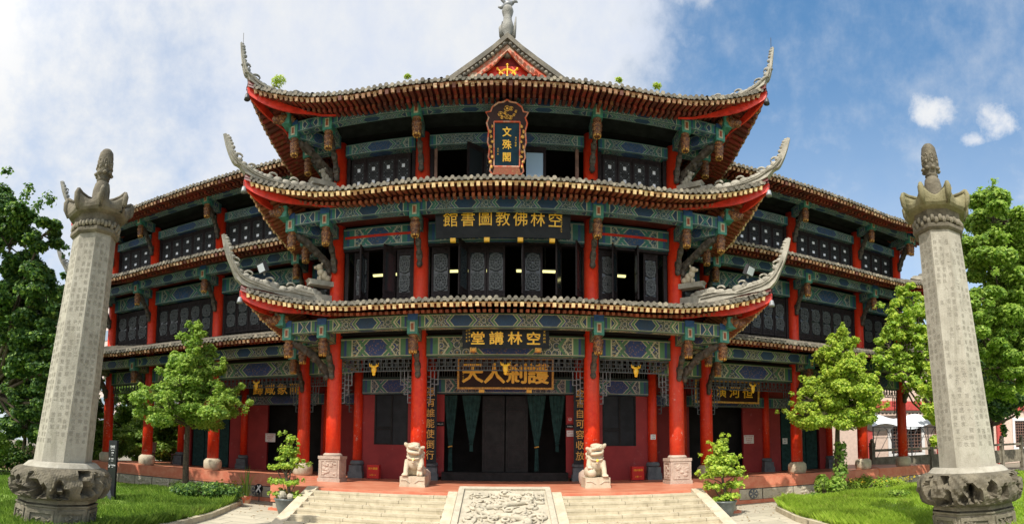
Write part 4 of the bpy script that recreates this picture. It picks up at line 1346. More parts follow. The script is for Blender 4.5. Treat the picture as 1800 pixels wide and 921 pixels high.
# ------------------------------------------------------------------ ground, paving, lawns
def sstep(a, b, x):
    t = max(0.0, min(1.0, (x - a) / (b - a))); return t * t * (3 - 2 * t)
def zg(x, y): return .30 * (1 - sstep(10.8, 14.6, y))
def f_ground(t, v):
    n = noise(t, .8, 6, .65, v)
    return mixc(t, n.smooth(.3, .7), (.16, .14, .10), (.24, .21, .16))
mat('ground', fn=f_ground, rough=.95)
def f_paving(t, v):
    x, y, z = sep(t, v)
    row = (y / .45).m('FLOOR'); u = x / .9 + row * .37
    gx = (u.m('FRACT') - .5).abs(); gy = ((y / .45).m('FRACT') - .5).abs()
    g = gx.gt(.488).mx(gy.gt(.478))
    cell = t.nodes.new('ShaderNodeTexWhiteNoise'); cell.noise_dimensions = '2D'
    t.links.new(comb(t, u.m('FLOOR'), row), cell.inputs['Vector'])
    c = mixc(t, E(t, cell.outputs['Value']), (.40, .36, .27), (.50, .45, .34))
    c = mixc(t, noise(t, 3, 6, .7, v).smooth(.4, .75) * .5, c, (.30, .27, .20))
    return mixc(t, g, c, (.20, .18, .14))
mat('paving', fn=f_paving, rough=.85, bump=.3, bscale=25)
mat('lawn_soil', fn=lambda t, v: mixc(t, noise(t, 5, 6, .7, v).smooth(.35, .65), (.12, .20, .025), (.22, .32, .050)), rough=.95)
def ground_sheet(name, mt, x0, x1, y0, y1, nx, ny, dz, inside=None):
    m = MB(); vs = []
    for j in range(ny + 1):
        for i in range(nx + 1):
            x, y = x0 + (x1 - x0) * i / nx, y0 + (y1 - y0) * j / ny
            vs.append((x, y, zg(x, y) + dz))
    fs = []
    for j in range(ny):
        for i in range(nx):
            cx_, cy_ = x0 + (x1 - x0) * (i + .5) / nx, y0 + (y1 - y0) * (j + .5) / ny
            if inside and not inside(cx_, cy_): continue
            a = j * (nx + 1) + i; fs.append((a, a + 1, a + nx + 2, a + nx + 1))
    m.smooth = True
    m.grid(vs, fs)
    return m.build(name, mt, kind='structure')
ground_sheet('ground', 'ground', -400, 400, -150, 600, 100, 1500, -.03)
ground_sheet('pavement', 'paving', -24, 24, -12, 15.2, 40, 90, 0)
def edge_x(y):
    """distance of the lawn's edge from the axis at depth y"""
    pts = [(-5, 5.2), (6.9, 5.35), (8.6, 5.65), (10.4, 6.25), (12.2, 7.6), (13.3, 9.0), (13.9, 10.6), (14.45, 13.0), (14.9, 30)]
    for (a, b), (c, d_) in zip(pts, pts[1:]):
        if a <= y <= c: return b + (d_ - b) * (y - a) / (c - a)
    return 30
def edge_l(y):
    pts = [(-5, 5.2), (6.9, 5.35), (8.6, 5.65), (11.0, 6.4), (12.0, 7.0), (12.7, 8.2), (13.6, 9.6), (14.3, 10.6), (14.9, 12)]
    for (a, b), (c, d_) in zip(pts, pts[1:]):
        if a <= y <= c: return b + (d_ - b) * (y - a) / (c - a)
    return 30
for s, ef in ((-1, edge_l), (1, edge_x)):
    m = MB(); vs, fs = [], []; ny = 70; nx = 24
    for j in range(ny + 1):
        y = -4 + 18.86 * j / ny
        for i in range(nx + 1):
            f = (i / nx) ** 1.6; e0 = ef(y); x = e0 + (26 - e0) * f
            vs.append((s * x, y, zg(x, y) + .07 + .05 * min(1, (x - e0) / .8)))
    for j in range(ny):
        for i in range(nx):
            a = j * (nx + 1) + i; q = (a, a + 1, a + nx + 2, a + nx + 1); fs.append(q if s > 0 else q[::-1])
    m.smooth = True; m.grid(vs, fs); m.build('lawn', 'lawn_soil', kind='structure')
    m = MB()
    ys = [-4 + 18.4 * j / 60 for j in range(61)]
    for a, b in zip(ys, ys[1:]):
        xa, xb = ef(a), ef(b)
        m.bar((s * xa, a, zg(xa, a) + .04), (s * xb, b, zg(xb, b) + .04), .12, .14)
    m.build('kerb', 'stone_step', kind='structure')

# ------------------------------------------------------------------ front steps with the carved slab
st = thing('stone_staircase', (0, 9.4, 0), 'pale stone steps with a carved dragon slab down the middle', 'steps')
NS, RISE, RUN = 9, .10, .30
for s in (-1, 1):
    m = MB()
    for i in range(NS):
        z1 = P - .045 - RISE * i; y1 = 10.66 - RUN * i
        m.box(*sorted((s * 1.20, s * 4.14)), y1 - RUN, y1 - (0 if i else 0), z1 - RISE - .6, z1 - .012)
        m.box(*sorted((s * 1.20, s * 4.14)), y1 - RUN - .006, y1 - RUN + .12, z1 - .045, z1 + .002)
    m.build('flight', 'stone_step', st)
    for x0, x1 in ((1.0, 1.198), (4.142, 4.40)):
        m = MB()
        m.prism([(10.68, P + .03), (7.3, P + .03 - 3.38 * RISE / RUN), (7.3, -.2), (10.68, -.2)], lambda a, b, d: (d, a, b), *sorted((s * x0, s * x1)))
        m.build('side_ramp', 'stone_tan', st)
sl = 1 / 3.0
ny_ = Vector((0, -1, 3)).normalized()
fr = lambda a, b, d: Vector((a, 10.86 - b, P + .10 - b * sl)) + Vector((0, -sl, 1)).normalized() * d
m = MB(); m.prism([(-.99, 0), (.99, 0), (.99, 3.5), (-.99, 3.5)], fr, -.35, 0)
m.build('slab', 'stone_relief', st)
m = MB()
for a0, a1, b0, b1 in ((-.97, .97, .02, .14), (-.97, -.86, .14, 3.4), (.86, .97, .14, 3.4)):
    m.prism([(a0, b0), (a1, b0), (a1, b1), (a0, b1)], fr, .002, .045)
m.build('slab_border', 'stone_relief', st)
m = MB(); m.smooth = True; r2 = random.Random(3)
def swirl(a, b, R0, turns, w, ph):
    path = []; rad = []
    for i in range(22):
        t = i / 21; q = ph + turns * 6.283 * t; r = R0 * (1 - .8 * t)
        path.append(fr(a + r * math.cos(q), b + r * math.sin(q), .012 + .045 * t)); rad.append(w * (1.15 - .5 * t))
    m.tube(path, rad, 7)
for i in range(90):
    a, b = r2.uniform(-.74, .74), r2.uniform(.24, 3.3)
    swirl(a, b, r2.uniform(.10, .19), r2.choice((-1, 1)) * r2.uniform(.6, 1.2), r2.uniform(.020, .036), r2.uniform(0, 6))
path = [fr(.62 * math.sin(i * .33) * (1 - i / 90), .42 + i * .05, .03 + .012 * math.sin(i)) for i in range(52)]
m.tube(path, [.075 * (.5 + .5 * math.sin(math.pi * (i + 4) / 60)) for i in range(52)], 9)
for i in range(0, 52, 2):
    m.ball(path[i] + Vector((0, -.01, .05)), (.05, .06, .035), 6, 5)
for i in range(170):
    a, b = r2.uniform(-.78, .78), r2.uniform(.24, 3.3)
    t = r2.uniform(0, 3.14); L = r2.uniform(.06, .16)
    m.tube([fr(a, b, .005), fr(a + L * math.cos(t), b + L * math.sin(t), .03), fr(a + 1.7 * L * math.cos(t + .5), b + 1.7 * L * math.sin(t + .5), .004)], [.012, .024, .008], 6)
m.build('dragon_relief', 'stone_relief', st)

# ------------------------------------------------------------------ guardian lions
def remesh(mb, name, mt, parent, vox, origin, label=None, disp=.0):
    o = mb.build(name, mt, parent, origin=origin)
    md = o.modifiers.new('r', 'REMESH'); md.mode = 'VOXEL'; md.voxel_size = vox
    md2 = o.modifiers.new('s', 'SMOOTH'); md2.iterations = 3; md2.factor = .5
    me = bpy.data.meshes.new_from_object(o.evaluated_get(bpy.context.evaluated_depsgraph_get()))
    bpy.context.view_layer.update()
    me = bpy.data.meshes.new_from_object(o.evaluated_get(bpy.context.evaluated_depsgraph_get()))
    o.modifiers.clear(); o.data = me; me.name = name
    me.polygons.foreach_set('use_smooth', [True] * len(me.polygons)); me.update()
    return o
def lion(x, y, mir, label, cub):
    L = thing('stone_lion', (x, y, P), label, 'stone lion', 'stone lions before the middle columns')
    m = MB(); m.box(x - .31, x + .31, y - .30, y + .36, P, P + .255); m.box(x - .32, x + .32, y - .31, y + .37, P, P + .05)
    pl = m.build('plinth', 'stone_tan', L)
    m = MB()
    for sg in (-1, 1):
        m.tube([(x + sg * .28, y - .305, P + .16), (x + sg * .16, y - .305, P + .165), (x + sg * .06, y - .305, P + .10)], .012, 5)
    m.build('plinth_carving_groove', 'stone_relief', pl)
    Z = P + .255; m = MB()
    X = lambda a: x + mir * a
    B = lambda a, b, c, r, rot=None: m.ball((X(a), y + b, Z + c), r, 14, 10, rot=rot)
    B(0, .12, .24, (.225, .20, .24)); B(0, .02, .42, (.205, .17, .20)); B(0, -.05, .34, (.17, .13, .20))     # body, chest
    B(-.17, .16, .13, (.11, .18, .14)); B(.17, .16, .13, (.11, .18, .14))                                      # haunches
    B(0, .14, .60, (.21, .16, .18)); B(0, -.02, .64, (.20, .175, .155), Matrix.Rotation(mir * .18, 3, 'Y'))    # mane, head
    for i in range(34):
        t = i * 2.399; f = i / 34
        rr = .20 + .02 * math.sin(i)
        B(rr * math.cos(t) * (1 - .2 * f), .10 + .10 * math.sin(t * .7), .48 + .30 * abs(math.sin(t)) * .95, (.045, .045, .045))
    m.tube([(X(-.155), y - .06, Z + .40), (X(-.185), y - .14, Z + .20), (X(-.185), y - .20, Z + .05)], [.085, .066, .062], 10)
    B(-.19, -.235, .045, (.085, .10, .05))
    for k in range(4): B(-.245 + .038 * k, -.32, .035, (.020, .032, .032))
    m.tube([(X(.155), y - .04, Z + .42), (X(.20), y - .12, Z + .30), (X(.175), y - .19, Z + .21)], [.085, .066, .06], 10)
    if cub:
        B(.17, -.18, .09, (.085, .085, .11)); B(.17, -.22, .19, (.065, .065, .06)); B(.13, -.24, .05, (.035, .05, .05)); B(.22, -.24, .05, (.035, .05, .05))
    else:
        B(.14, -.19, .105, (.125, .115, .115))
    for k in range(3): B(.135 + .045 * k, -.245, .235, (.022, .04, .028))
    ry = Matrix.Rotation(mir * .16, 3, 'Y')
    B(0, -.16, .585, (.165, .10, .055), ry)                                                                     # lower jaw
    B(0, -.155, .715, (.165, .11, .062), ry); B(0, -.235, .735, (.065, .045, .045))                             # muzzle, nose
    B(-.145, -.12, .65, (.045, .08, .075)); B(.145, -.12, .65, (.045, .08, .075))
    B(-.085, -.165, .79, (.07, .05, .035), ry); B(.085, -.165, .77, (.07, .05, .035), ry)                       # brows
    B(-.08, -.185, .765, (.032, .03, .03)); B(.08, -.185, .75, (.032, .03, .03))
    B(0, -.04, .79, (.15, .13, .06))
    m.tube([(X(-.17), y - .01, Z + .73), (X(-.225), y - .03, Z + .80), (X(-.255), y - .05, Z + .84)], [.05, .055, .018], 8)
    m.tube([(X(.17), y - .01, Z + .70), (X(.23), y - .04, Z + .715), (X(.255), y - .07, Z + .73)], [.05, .055, .02], 8)
    m.tube([(X(-.19), y - .05, Z + .50), (X(-.12), y - .16, Z + .44), (X(0), y - .20, Z + .42), (X(.12), y - .165, Z + .44), (X(.19), y - .05, Z + .50)], .026, 8)
    m.tube([(X(.1), y + .3, Z + .08), (X(.14), y + .36, Z + .3), (X(.05), y + .34, Z + .45)], [.06, .05, .03], 8)
    remesh(m, 'body', 'stone_tan', L, .0125, (x, y, Z))
    m = MB(); m.smooth = True; m.ball((X(0), y - .225, Z + .355), (.036, .03, .042), 10, 8); m.build('bell', 'stone_tan', L)
    m = MB(); m.bar((X(0), y - .215, Z + .45), (X(0), y - .255, Z + .385), .03, .02); m.bar((X(-.035), y - .23, Z + .43), (X(.035), y - .23, Z + .415), .02, .02); m.build('ribbon', 'gold', L)
    m = MB(); m.ball((X(0), y - .15, Z + .65), (.105, .07, .025), 10, 6); m.build('mouth', 'stone_grey', L)
    for sg in (-1, 1):
        m = MB(); m.ball((X(sg * .08), y - .212, Z + (.765 if sg < 0 else .75)), .014, 6, 5); m.build('pupil', 'stone_grey', L)
lion(-2.26, 12.42, 1, 'pale stone guardian lion with one paw on its cub, with a yellow ribbon', True)
lion(2.27, 12.42, -1, 'pale stone guardian lion with one paw on a round ball', False)

# ------------------------------------------------------------------ carved sutra pillars
SUTRA = '如是我聞一時佛在舍衛國祇樹給孤獨園與大比丘眾千二百五十人俱爾時世尊食時著衣持鉢入舍衛大城乞食於其城中次第乞已還至本處飯食訖收衣鉢洗足已敷座而坐觀自在菩薩行深般若波羅蜜多時照見五蘊皆空度一切苦厄'
def pillar(x, y, lean, label, seed, mossy, rot):
    r3 = random.Random(seed); z0 = zg(x, y)
    t = thing('sutra_pillar', (x, y, z0), label, 'stone pillar', 'carved stone pillars')
    tn = Vector((y, -x, 0)).normalized() * (1 if x < 0 else -1)
    LN = lambda p: Vector(p) + tn * lean * (p[2] - z0)
    c = (x, y, 0); O8 = rot
    def part(name, mt, fn, parent=None, smooth=False):
        m = MB(); m.smooth = smooth; fn(m); m.shift(0, LN); return m.build(name, mt, parent or t)
    part('pedestal', 'stone_weathered', lambda m: (m.lathe([(.70, z0), (.70, z0 + .10), (.655, z0 + .12), (.64, .74), (.66, .75), (.66, .775), (.55, .765), (.54, .79), (.64, .80), (.63, .86), (.72, .90)], c, 8, rot=O8)))
    def panels(m):
        for k in range(8):
            a = O8 + (k + .5) * math.pi / 4; ap = .645 * math.cos(math.pi / 8)
            n = Vector((math.cos(a), math.sin(a), 0)); u = Vector((-math.sin(a), math.cos(a), 0))
            f = lambda p, q, d: Vector(c) + n * (ap + d) + u * p + Vector((0, 0, q))
            for p0, p1, q0, q1 in ((-.21, .21, .66, .71), (-.21, -.17, z0 + .15, .66), (.17, .21, z0 + .15, .66)): m.prism([(p0, q0), (p1, q0), (p1, q1), (p0, q1)], f, 0, .025)
            for j in range(9):
                p, q = r3.uniform(-.13, .13), r3.uniform(z0 + .18, .62); th = r3.uniform(0, 6)
                m.tube([f(p, q, .0), f(p + .05 * math.cos(th), q + .05 * math.sin(th), .02), f(p + .09 * math.cos(th + .7), q + .09 * math.sin(th + .7), .0)], [.008, .02, .008], 5)
    part('pedestal_relief', 'stone_weathered', panels)
    # drum with pierced dragons and clouds
    def ring(m):
        nn, K = 160, 18
        hol = [(r3.uniform(0, 6.283), r3.uniform(.22, .78), r3.uniform(.05, .10), r3.uniform(.09, .17)) for _ in range(64)]
        vs, fs = [], []
        for i in range(K + 1):
            f = i / K; ph = math.pi * (f - .5)
            for k in range(nn):
                a = 6.283185 * k / nn
                r = .60 + .20 * math.cos(ph) ** .7 * 1.0
                zz_ = 1.095 + .235 * math.sin(ph)
                dsp = .016 * math.sin(a * 17 + 3 * math.sin(f * 9 + a * 5)) * math.cos(ph) + .009 * math.sin(a * 41 + f * 25)
                for (ha, hf, ra, rf) in hol:
                    da = (a - ha + math.pi) % 6.283185 - math.pi
                    q = (da / ra) ** 2 + ((f - hf) / rf) ** 2
                    if q < 1: dsp -= .20 * (1 - q) ** .5
                    elif q < 1.9: dsp += .024 * (1 - (q - 1) / .9)
                r += dsp * (1 if .02 < f < .98 else 0)
                vs.append((x + r * math.cos(a), y + r * math.sin(a), zz_))
        for i in range(K):
            for k in range(nn): fs.append((i * nn + k, i * nn + (k + 1) % nn, (i + 1) * nn + (k + 1) % nn, (i + 1) * nn + k))
        fs.append(tuple(K * nn + k for k in range(nn))); m.grid(vs, fs)
    part('dragon_drum', 'stone_dark', ring)
    part('foot_step', 'stone_pillar', lambda m: m.lathe([(.62, 1.31), (.62, 1.335), (.55, 1.40), (.52, 1.41)], c, 24))
    R0, R1, za, zb = .465, .345, 1.405, 5.02
    part('shaft', 'stone_pillar', lambda m: m.lathe([(R0, za), (R1, zb)], c, 8, rot=O8))
    # engraved characters, face by face, on the faces the court sees
    toward = math.atan2(-y, -x)
    for k in range(8):
        a = O8 + (k + .5) * math.pi / 4
        if math.cos(a - toward) < .1: continue
        m = MB(); u = Vector((-math.sin(a), math.cos(a), 0)); n = Vector((math.cos(a), math.sin(a), 0))
        def f(p, q, d):
            R_ = R0 + (R1 - R0) * (q - za) / (zb - za)
            return LN(Vector((x, y, q)) + n * (R_ * math.cos(math.pi / 8) + .0035 + d) + u * p * (R_ / R0))
        idx = r3.randrange(60)
        for col_ in range(3):
            p = .11 - .11 * col_
            q = zb - .22
            while q > za + .32:
                if r3.random() < (.8 if mossy else .88):
                    n0 = len(m.v); write(m, SUTRA[idx % len(SUTRA)], f, r3.uniform(.066, .082), p + r3.uniform(-.012, .012), q + r3.uniform(-.012, .012), thick=0)
                idx += 1; q -= .102
        m.build('inscription_lettering', 'engraving_pale' if mossy else 'engraving', t)
    cm = 'stone_mossy' if mossy else 'stone_dark'
    part('collar', 'stone_dark', lambda m: m.lathe([(.37, 5.0), (.40, 5.03), (.40, 5.08), (.36, 5.10), (.375, 5.30), (.40, 5.34)], c, 8, rot=O8))
    def cr(m):
        for k in range(40):
            a = 6.283 * k / 40; ap = .372
            m.ball((x + ap * math.cos(a), y + ap * math.sin(a), 5.12 + .05 * (k % 2) + .02 * math.sin(k * 3)), (.035, .035, .05), 6, 5)
    part('collar_relief', 'stone_weathered', cr)
    def cap(m):
        nn = 96; K = 16; vs, fs = [], []
        def rr(a):
            q = ((a - O8) / (math.pi / 4)) % 1.0; return abs(q - .5) * 2       # 1 at a corner
        prof = [(.37, 5.29, 0), (.535, 5.325, .0), (.575, 5.37, .15), (.60, 5.45, .55), (.605, 5.53, .95), (.575, 5.565, 1.0), (.50, 5.545, .8), (.40, 5.54, .5), (.28, 5.56, .22), (.18, 5.60, 0)]
        for r, z, w_ in prof:
            for k in range(nn):
                a = 6.283185 * k / nn; e = rr(a) ** 1.7
                oct_ = math.cos(math.pi / 8) / math.cos(((a - O8) % (math.pi / 4)) - math.pi / 8)
                R_ = r * .86 * (oct_ * .7 + .3) * (1 + .05 * e * w_) * (1 - .10 * (1 - e) * w_)
                veins = .012 * math.sin(a * 40) * (1 if z > 5.515 and r < .52 else 0)
                vs.append((x + R_ * math.cos(a), y + R_ * math.sin(a), z + w_ * (.13 * e - .08) + veins))
        for i in range(len(prof) - 1):
            for k in range(nn): fs.append((i * nn + k, i * nn + (k + 1) % nn, (i + 1) * nn + (k + 1) % nn, (i + 1) * nn + k))
        fs += [tuple(range(nn - 1, -1, -1)), tuple((len(prof) - 1) * nn + k for k in range(nn))]
        m.grid(vs, fs)
    part('lotus_cap', cm, cap, smooth=False)
    def ribs(m):
        for k in range(8):
            a = O8 + k * math.pi / 4; d = Vector((math.cos(a), math.sin(a), 0)); p = Vector(c)
            m.tube([p + d * .47 + Vector((0, 0, 5.34)), p + d * .525 + Vector((0, 0, 5.46)), p + d * .535 + Vector((0, 0, 5.57)), p + d * .52 + Vector((0, 0, 5.645))], [.03, .045, .045, .025], 7)
            m.tube([p + d * .52 + Vector((0, 0, 5.64)), p + d * .43 + Vector((0, 0, 5.60)), p + d * .30 + Vector((0, 0, 5.59)), p + d * .2 + Vector((0, 0, 5.61))], [.03, .032, .03, .02], 7)
    part('cap_rib', cm, ribs, smooth=True)
    part('finial', 'stone_dark', lambda m: m.lathe([(.145, 5.55), (.147, 5.62), (.140, 5.82), (.12, 5.92), (.088, 5.96), (.085, 5.97), (.105, 5.985), (.10, 6.0), (.085, 6.01), (.108, 6.05), (.124, 6.12), (.123, 6.36), (.11, 6.44), (.075, 6.49), (.025, 6.51)], c, 28), smooth=True)
    def niches(m):
        for k in range(8):
            a = k * math.pi / 4 + .2; d = Vector((math.cos(a), math.sin(a), 0)); u = Vector((-d.y, d.x, 0))
            f = lambda p, q: Vector(c) + d * .122 + u * p + Vector((0, 0, q))
            m.tube([f(-.034, 6.17), f(-.034, 6.26), f(-.017, 6.30), f(0, 6.312), f(.017, 6.30), f(.034, 6.26), f(.034, 6.17)], .009, 5)
            m.ball(f(0, 6.18), (.022, .022, .035), 6, 5); m.ball(f(0, 6.235), .015, 6, 5)
            m.ball(f(.0, 6.08), (.04, .04, .03), 6, 5)
    part('niche_relief', 'stone_weathered', niches, smooth=True)
pillar(-6.22, 5.0, .093, 'tall octagonal stone pillar carved with scripture, beside the black direction board', 5, False, .12)
pillar(6.20, 4.6, .080, 'tall octagonal stone pillar with mossy lotus cap, in front of the sunlit tree', 9, True, .30)

# ------------------------------------------------------------------ name boards
def board(name, c, w_, h, tilt, mt, label, chars, size, frame=None, gold='gold', small=(), parent=None, vertical=False, pitch=None, thick=.05, sx=1.0, bold=.012, up=0):
    """wooden name board facing the court, leaning forward by tilt"""
    t = thing(name, (c[0], c[1], c[2] - h / 2), label, 'name board')
    ct, stt = math.cos(tilt), math.sin(tilt)
    fr = lambda a, b, d: Vector((c[0] + a, c[1] - b * stt - d * ct, c[2] + b * ct - d * stt))
    m = MB(); m.prism([(-w_ / 2, -h / 2), (w_ / 2, -h / 2), (w_ / 2, h / 2), (-w_ / 2, h / 2)], fr, -thick, 0); m.build('panel', mt, t)
    n = len(chars)
    for i, ch in enumerate(chars):
        m = MB()
        if vertical: a, b = 0, (i - (n - 1) / 2) * -pitch
        else: a, b = (i - (n - 1) / 2) * pitch, up
        write(m, ch, fr, size, a, b, thick=.016, d=.003, sx=sx, bold=bold)
        m.build('character', gold, t)
    if frame:
        m = MB(); q = frame
        for a0, a1, b0, b1 in ((-w_ / 2 - q, w_ / 2 + q, h / 2, h / 2 + q), (-w_ / 2 - q, w_ / 2 + q, -h / 2 - q, -h / 2), (-w_ / 2 - q, -w_ / 2, -h / 2, h / 2), (w_ / 2, w_ / 2 + q, -h / 2, h / 2)):
            m.prism([(a0, b0), (a1, b0), (a1, b1), (a0, b1)], fr, -thick, .03)
        m.build('frame', 'gold_dull', t)
    for (txt, a, b, sz, dz) in small:
        for i, ch in enumerate(txt):
            m = MB(); write(m, ch, fr, sz, a, b - i * dz, thick=0, d=.004); m.build('small_character', 'gold', t)
    return t, fr
t1, f1 = board('name_board', (0, 12.50, 4.66), 2.20, .52, .14, 'board_black', 'dark board with four gold characters under the lowest beam, above the doorway', '堂講林空', .34, pitch=.47, sx=1.12, bold=.02,
      small=(('文殊師利', .98, .17, .06, .085), ('空林堂主', -.92, .20, .05, .085), ('戊子年書', -.99, .18, .05, .085)))
for x in (-.82, .82):
    m = MB(); m.cbox((x, 12.52, 4.36), .16, .12, .10); m.ball((x, 12.45, 4.36), (.06, .04, .05), 8, 6); m.build('bracket', 'gold_dull', t1)
t2, f2 = board('name_board', (-.09, 12.42, 7.66), 3.46, .80, .22, 'board_black', 'long dark board with seven gold characters above the open windows of the middle storey', '館書圖教佛林空', .385, pitch=.445, bold=.004, up=.06,
      small=(('空林佛教圖書館成立紀念', 1.50, .33, .04, .055), ('趙樸初書', -1.50, .26, .055, .11)))
for x in (-1.37, -.50, .36, 1.18):
    m = MB(); m.box(x - .07, x + .07, 12.50, 12.58, 7.17, 7.27); m.box(x - .05, x + .05, 12.485, 12.499, 7.185, 7.255); m.build('clasp', 'gold', t2)
t0, f0 = board('name_board', (0, 15.0, 4.16), 2.80, .84, .10, 'board_brown', 'brown framed board with four large gold characters, behind the lattice over the doorway', '天人剎護', .64, pitch=.66, frame=.06, sx=1.05, bold=.028,
      small=(('乙酉年春月吉日立', -1.28, .28, .05, .075), ('敬獻', 1.26, .28, .05, .075)))
for x in (-.72, .72):
    m = MB(); m.box(x - .08, x + .08, 15.02, 15.10, 3.58, 3.67); m.build('clasp', 'gold', t0)
# the upright board of the top storey: carved frame with gold creatures
t3, f3 = board('framed_name_board', (0, 12.02, 9.42), .60, .98, .26, 'board_blue', 'upright blue board in a carved red and gold frame under the top eave', '文殊閣', .23, vertical=True, pitch=.29, bold=.02,
      small=(('弟子敬獻', .22, .16, .045, .06), ('壬午年', -.22, -.10, .045, .06)))
m = MB()
out = [(-.36, -.70), (-.42, -.62), (-.39, -.45), (-.46, -.30), (-.43, -.10), (-.48, .05), (-.45, .30), (-.50, .48), (-.45, .60), (-.52, .72), (-.40, .74), (-.36, .84), (-.22, .93), (-.08, .95), (0, 1.0)]
inn = [(-.31, -.52), (-.31, -.45), (-.31, -.40), (-.31, -.30), (-.31, -.10), (-.31, .05), (-.31, .30), (-.31, .42), (-.31, .50), (-.29, .50), (-.2, .50), (-.15, .50), (-.1, .50), (-.05, .50), (0, .50)]
for sg in (-1, 1):
    for i in range(len(out) - 1):
        q = [(sg * out[i][0], out[i][1]), (sg * out[i + 1][0], out[i + 1][1]), (sg * inn[i + 1][0], inn[i + 1][1]), (sg * inn[i][0], inn[i][1])]
        m.prism(q, f3, -.05, .03)
frm = m.build('carved_frame', 'board_brown', t3)
m = MB()
for sg in (-1, 1):
    m.tube([f3(sg * a, b, .03) for a, b in out], .022, 6)
for a, b in (((-.32, -.51), (.32, -.51)), ((.32, -.51), (.32, .51)), ((.32, .51), (-.32, .51)), ((-.32, .51), (-.32, -.51))): m.bar(f3(*a, .02), f3(*b, .02), .03, .03)
m.build('frame_edging', 'barge', frm)
r4 = random.Random(5)
for sg in (-1, 1):
    m = MB(); m.smooth = True
    for k in range(9):
        b = -.52 + k * .115; a = sg * (.385 + .03 * math.sin(k * 2.1))
        m.ball(f3(a, b, .04), (r4.uniform(.025, .05), .02, r4.uniform(.03, .05)), 7, 5)
        m.tube([f3(a - .03, b - .04, .035), f3(a + .02, b, .05), f3(a - .02, b + .05, .035)], [.006, .014, .005], 5)
    m.build('gold_relief', 'gold_dull', frm)
m = MB(); m.smooth = True
for a, b, r in ((0, .80, .07), (.10, .80, .05), (-.16, .68, .06), (-.12, .60, .035), (.0, .62, .06), (.09, .60, .05), (.17, .66, .03), (-.05, .70, .03), (.22, .74, .03)):
    m.tube([f3(a + r * math.cos(q * .8), b + r * math.sin(q * .8) * .8, .04) for q in range(8)], [.006 + .004 * q * (8 - q) / 8 for q in range(8)], 6)
    m.ball(f3(a, b, .04), (r * .5, .03, r * .4), 7, 5)
m.build('gold_relief', 'gold_dull', frm)
m = MB(); m.prism([(-.36, -.70), (.36, -.70), (.31, -.53), (-.31, -.53)], f3, -.05, .035); m.build('frame_foot', 'rafter_red', frm)
# boards over the wing doors
tl, fl_ = board('name_board', (-8.38, 16.9, 4.02), 2.35, .55, .10, 'board_black', 'black board with four ragged gold characters over the door behind the small maple', '歸咸象龍', .46, pitch=.52)
tr, fr_r = board('name_board', (8.10, 16.9, 4.00), 2.55, .72, .10, 'board_brown', 'brown board in a gilt frame over the wing door behind the cone shaped shrub', '派演河恒', .46, pitch=.56, frame=.07)
# couplet boards on the inner columns
for s, txt, lb in ((-1, '憑有誰能使倒行', 'tall black couplet board with gold characters, behind the lion with the cub'), (1, '金言自可容收放', 'tall black couplet board with gold characters, behind the lion with the ball')):
    x = s * 2.30; y = 15.28
    t = thing('couplet_board', (x, y, 1.42), lb, 'couplet board', 'couplet boards beside the doorway')
    m = MB(); m.prism([(-.19 + .38 * i / 8, .03 * (1 - ((i - 4) / 4) ** 2)) for i in range(9)] + [(.19, -.03), (-.19, -.03)], lambda a, b, d: (x + a, y - b, d), 1.42, 4.05); m.build('panel', 'board_black', t)
    for i, ch in enumerate(txt):
        m = MB(); write(m, ch, lambda a, b, d: (x + a, y - .034 - d, b), .29, 0, 3.63 - i * .325, thick=.01, sx=.95, bold=.012); m.build('character', 'gold_dull', t)

# gilt deer-head ornaments hung on the friezes
orn0 = None
for x, y, z, lb in ((-3.55, YC - .05, 3.98, 'gold horned ornament on the frieze left of the middle columns'), (0.0, YC - .05, 3.98, 'gold horned ornament hanging over the middle of the doorway board'), (3.52, YC - .05, 3.98, 'gold horned ornament on the frieze above the dark side window with the white notice'),
                    (-8.44, YW - .05, 3.96, 'gold horned ornament in front of the ragged gold characters of the wing'), (8.38, YW - .05, 3.96, 'gold horned ornament in front of the gilt framed wing board')):
    lb = lb.replace('left of the middle columns', 'above the dark side window near the pedestal column')
    if orn0 is None:
        o = thing('gold_ornament', (x, y, z - .18), lb, 'ornament', 'gold ornaments on the friezes')
        m = MB(); m.smooth = True
        m.ball((x, y - .02, z), (.075, .04, .12), 10, 8); m.ball((x, y - .02, z - .12), (.05, .035, .05), 8, 6)
        m.build('head', 'gold', o)
        for sg in (-1, 1):
            m = MB(); m.tube([(x + sg * .03, y - .02, z + .08), (x + sg * .11, y - .02, z + .11), (x + sg * .13, y - .02, z + .18)], [.03, .026, .01], 7)
            m.tube([(x + sg * .06, y - .02, z + .09), (x + sg * .07, y - .02, z + .16)], [.022, .008], 6); m.build('horn', 'gold', o)
        orn0 = o
    else:
        c = orn0.copy(); COL.objects.link(c); c.location = (x, y, z - .18); c['label'] = lb
        for ch in [q for q in bpy.data.objects if q.parent == orn0]:
            k = ch.copy(); COL.objects.link(k); k.parent = c

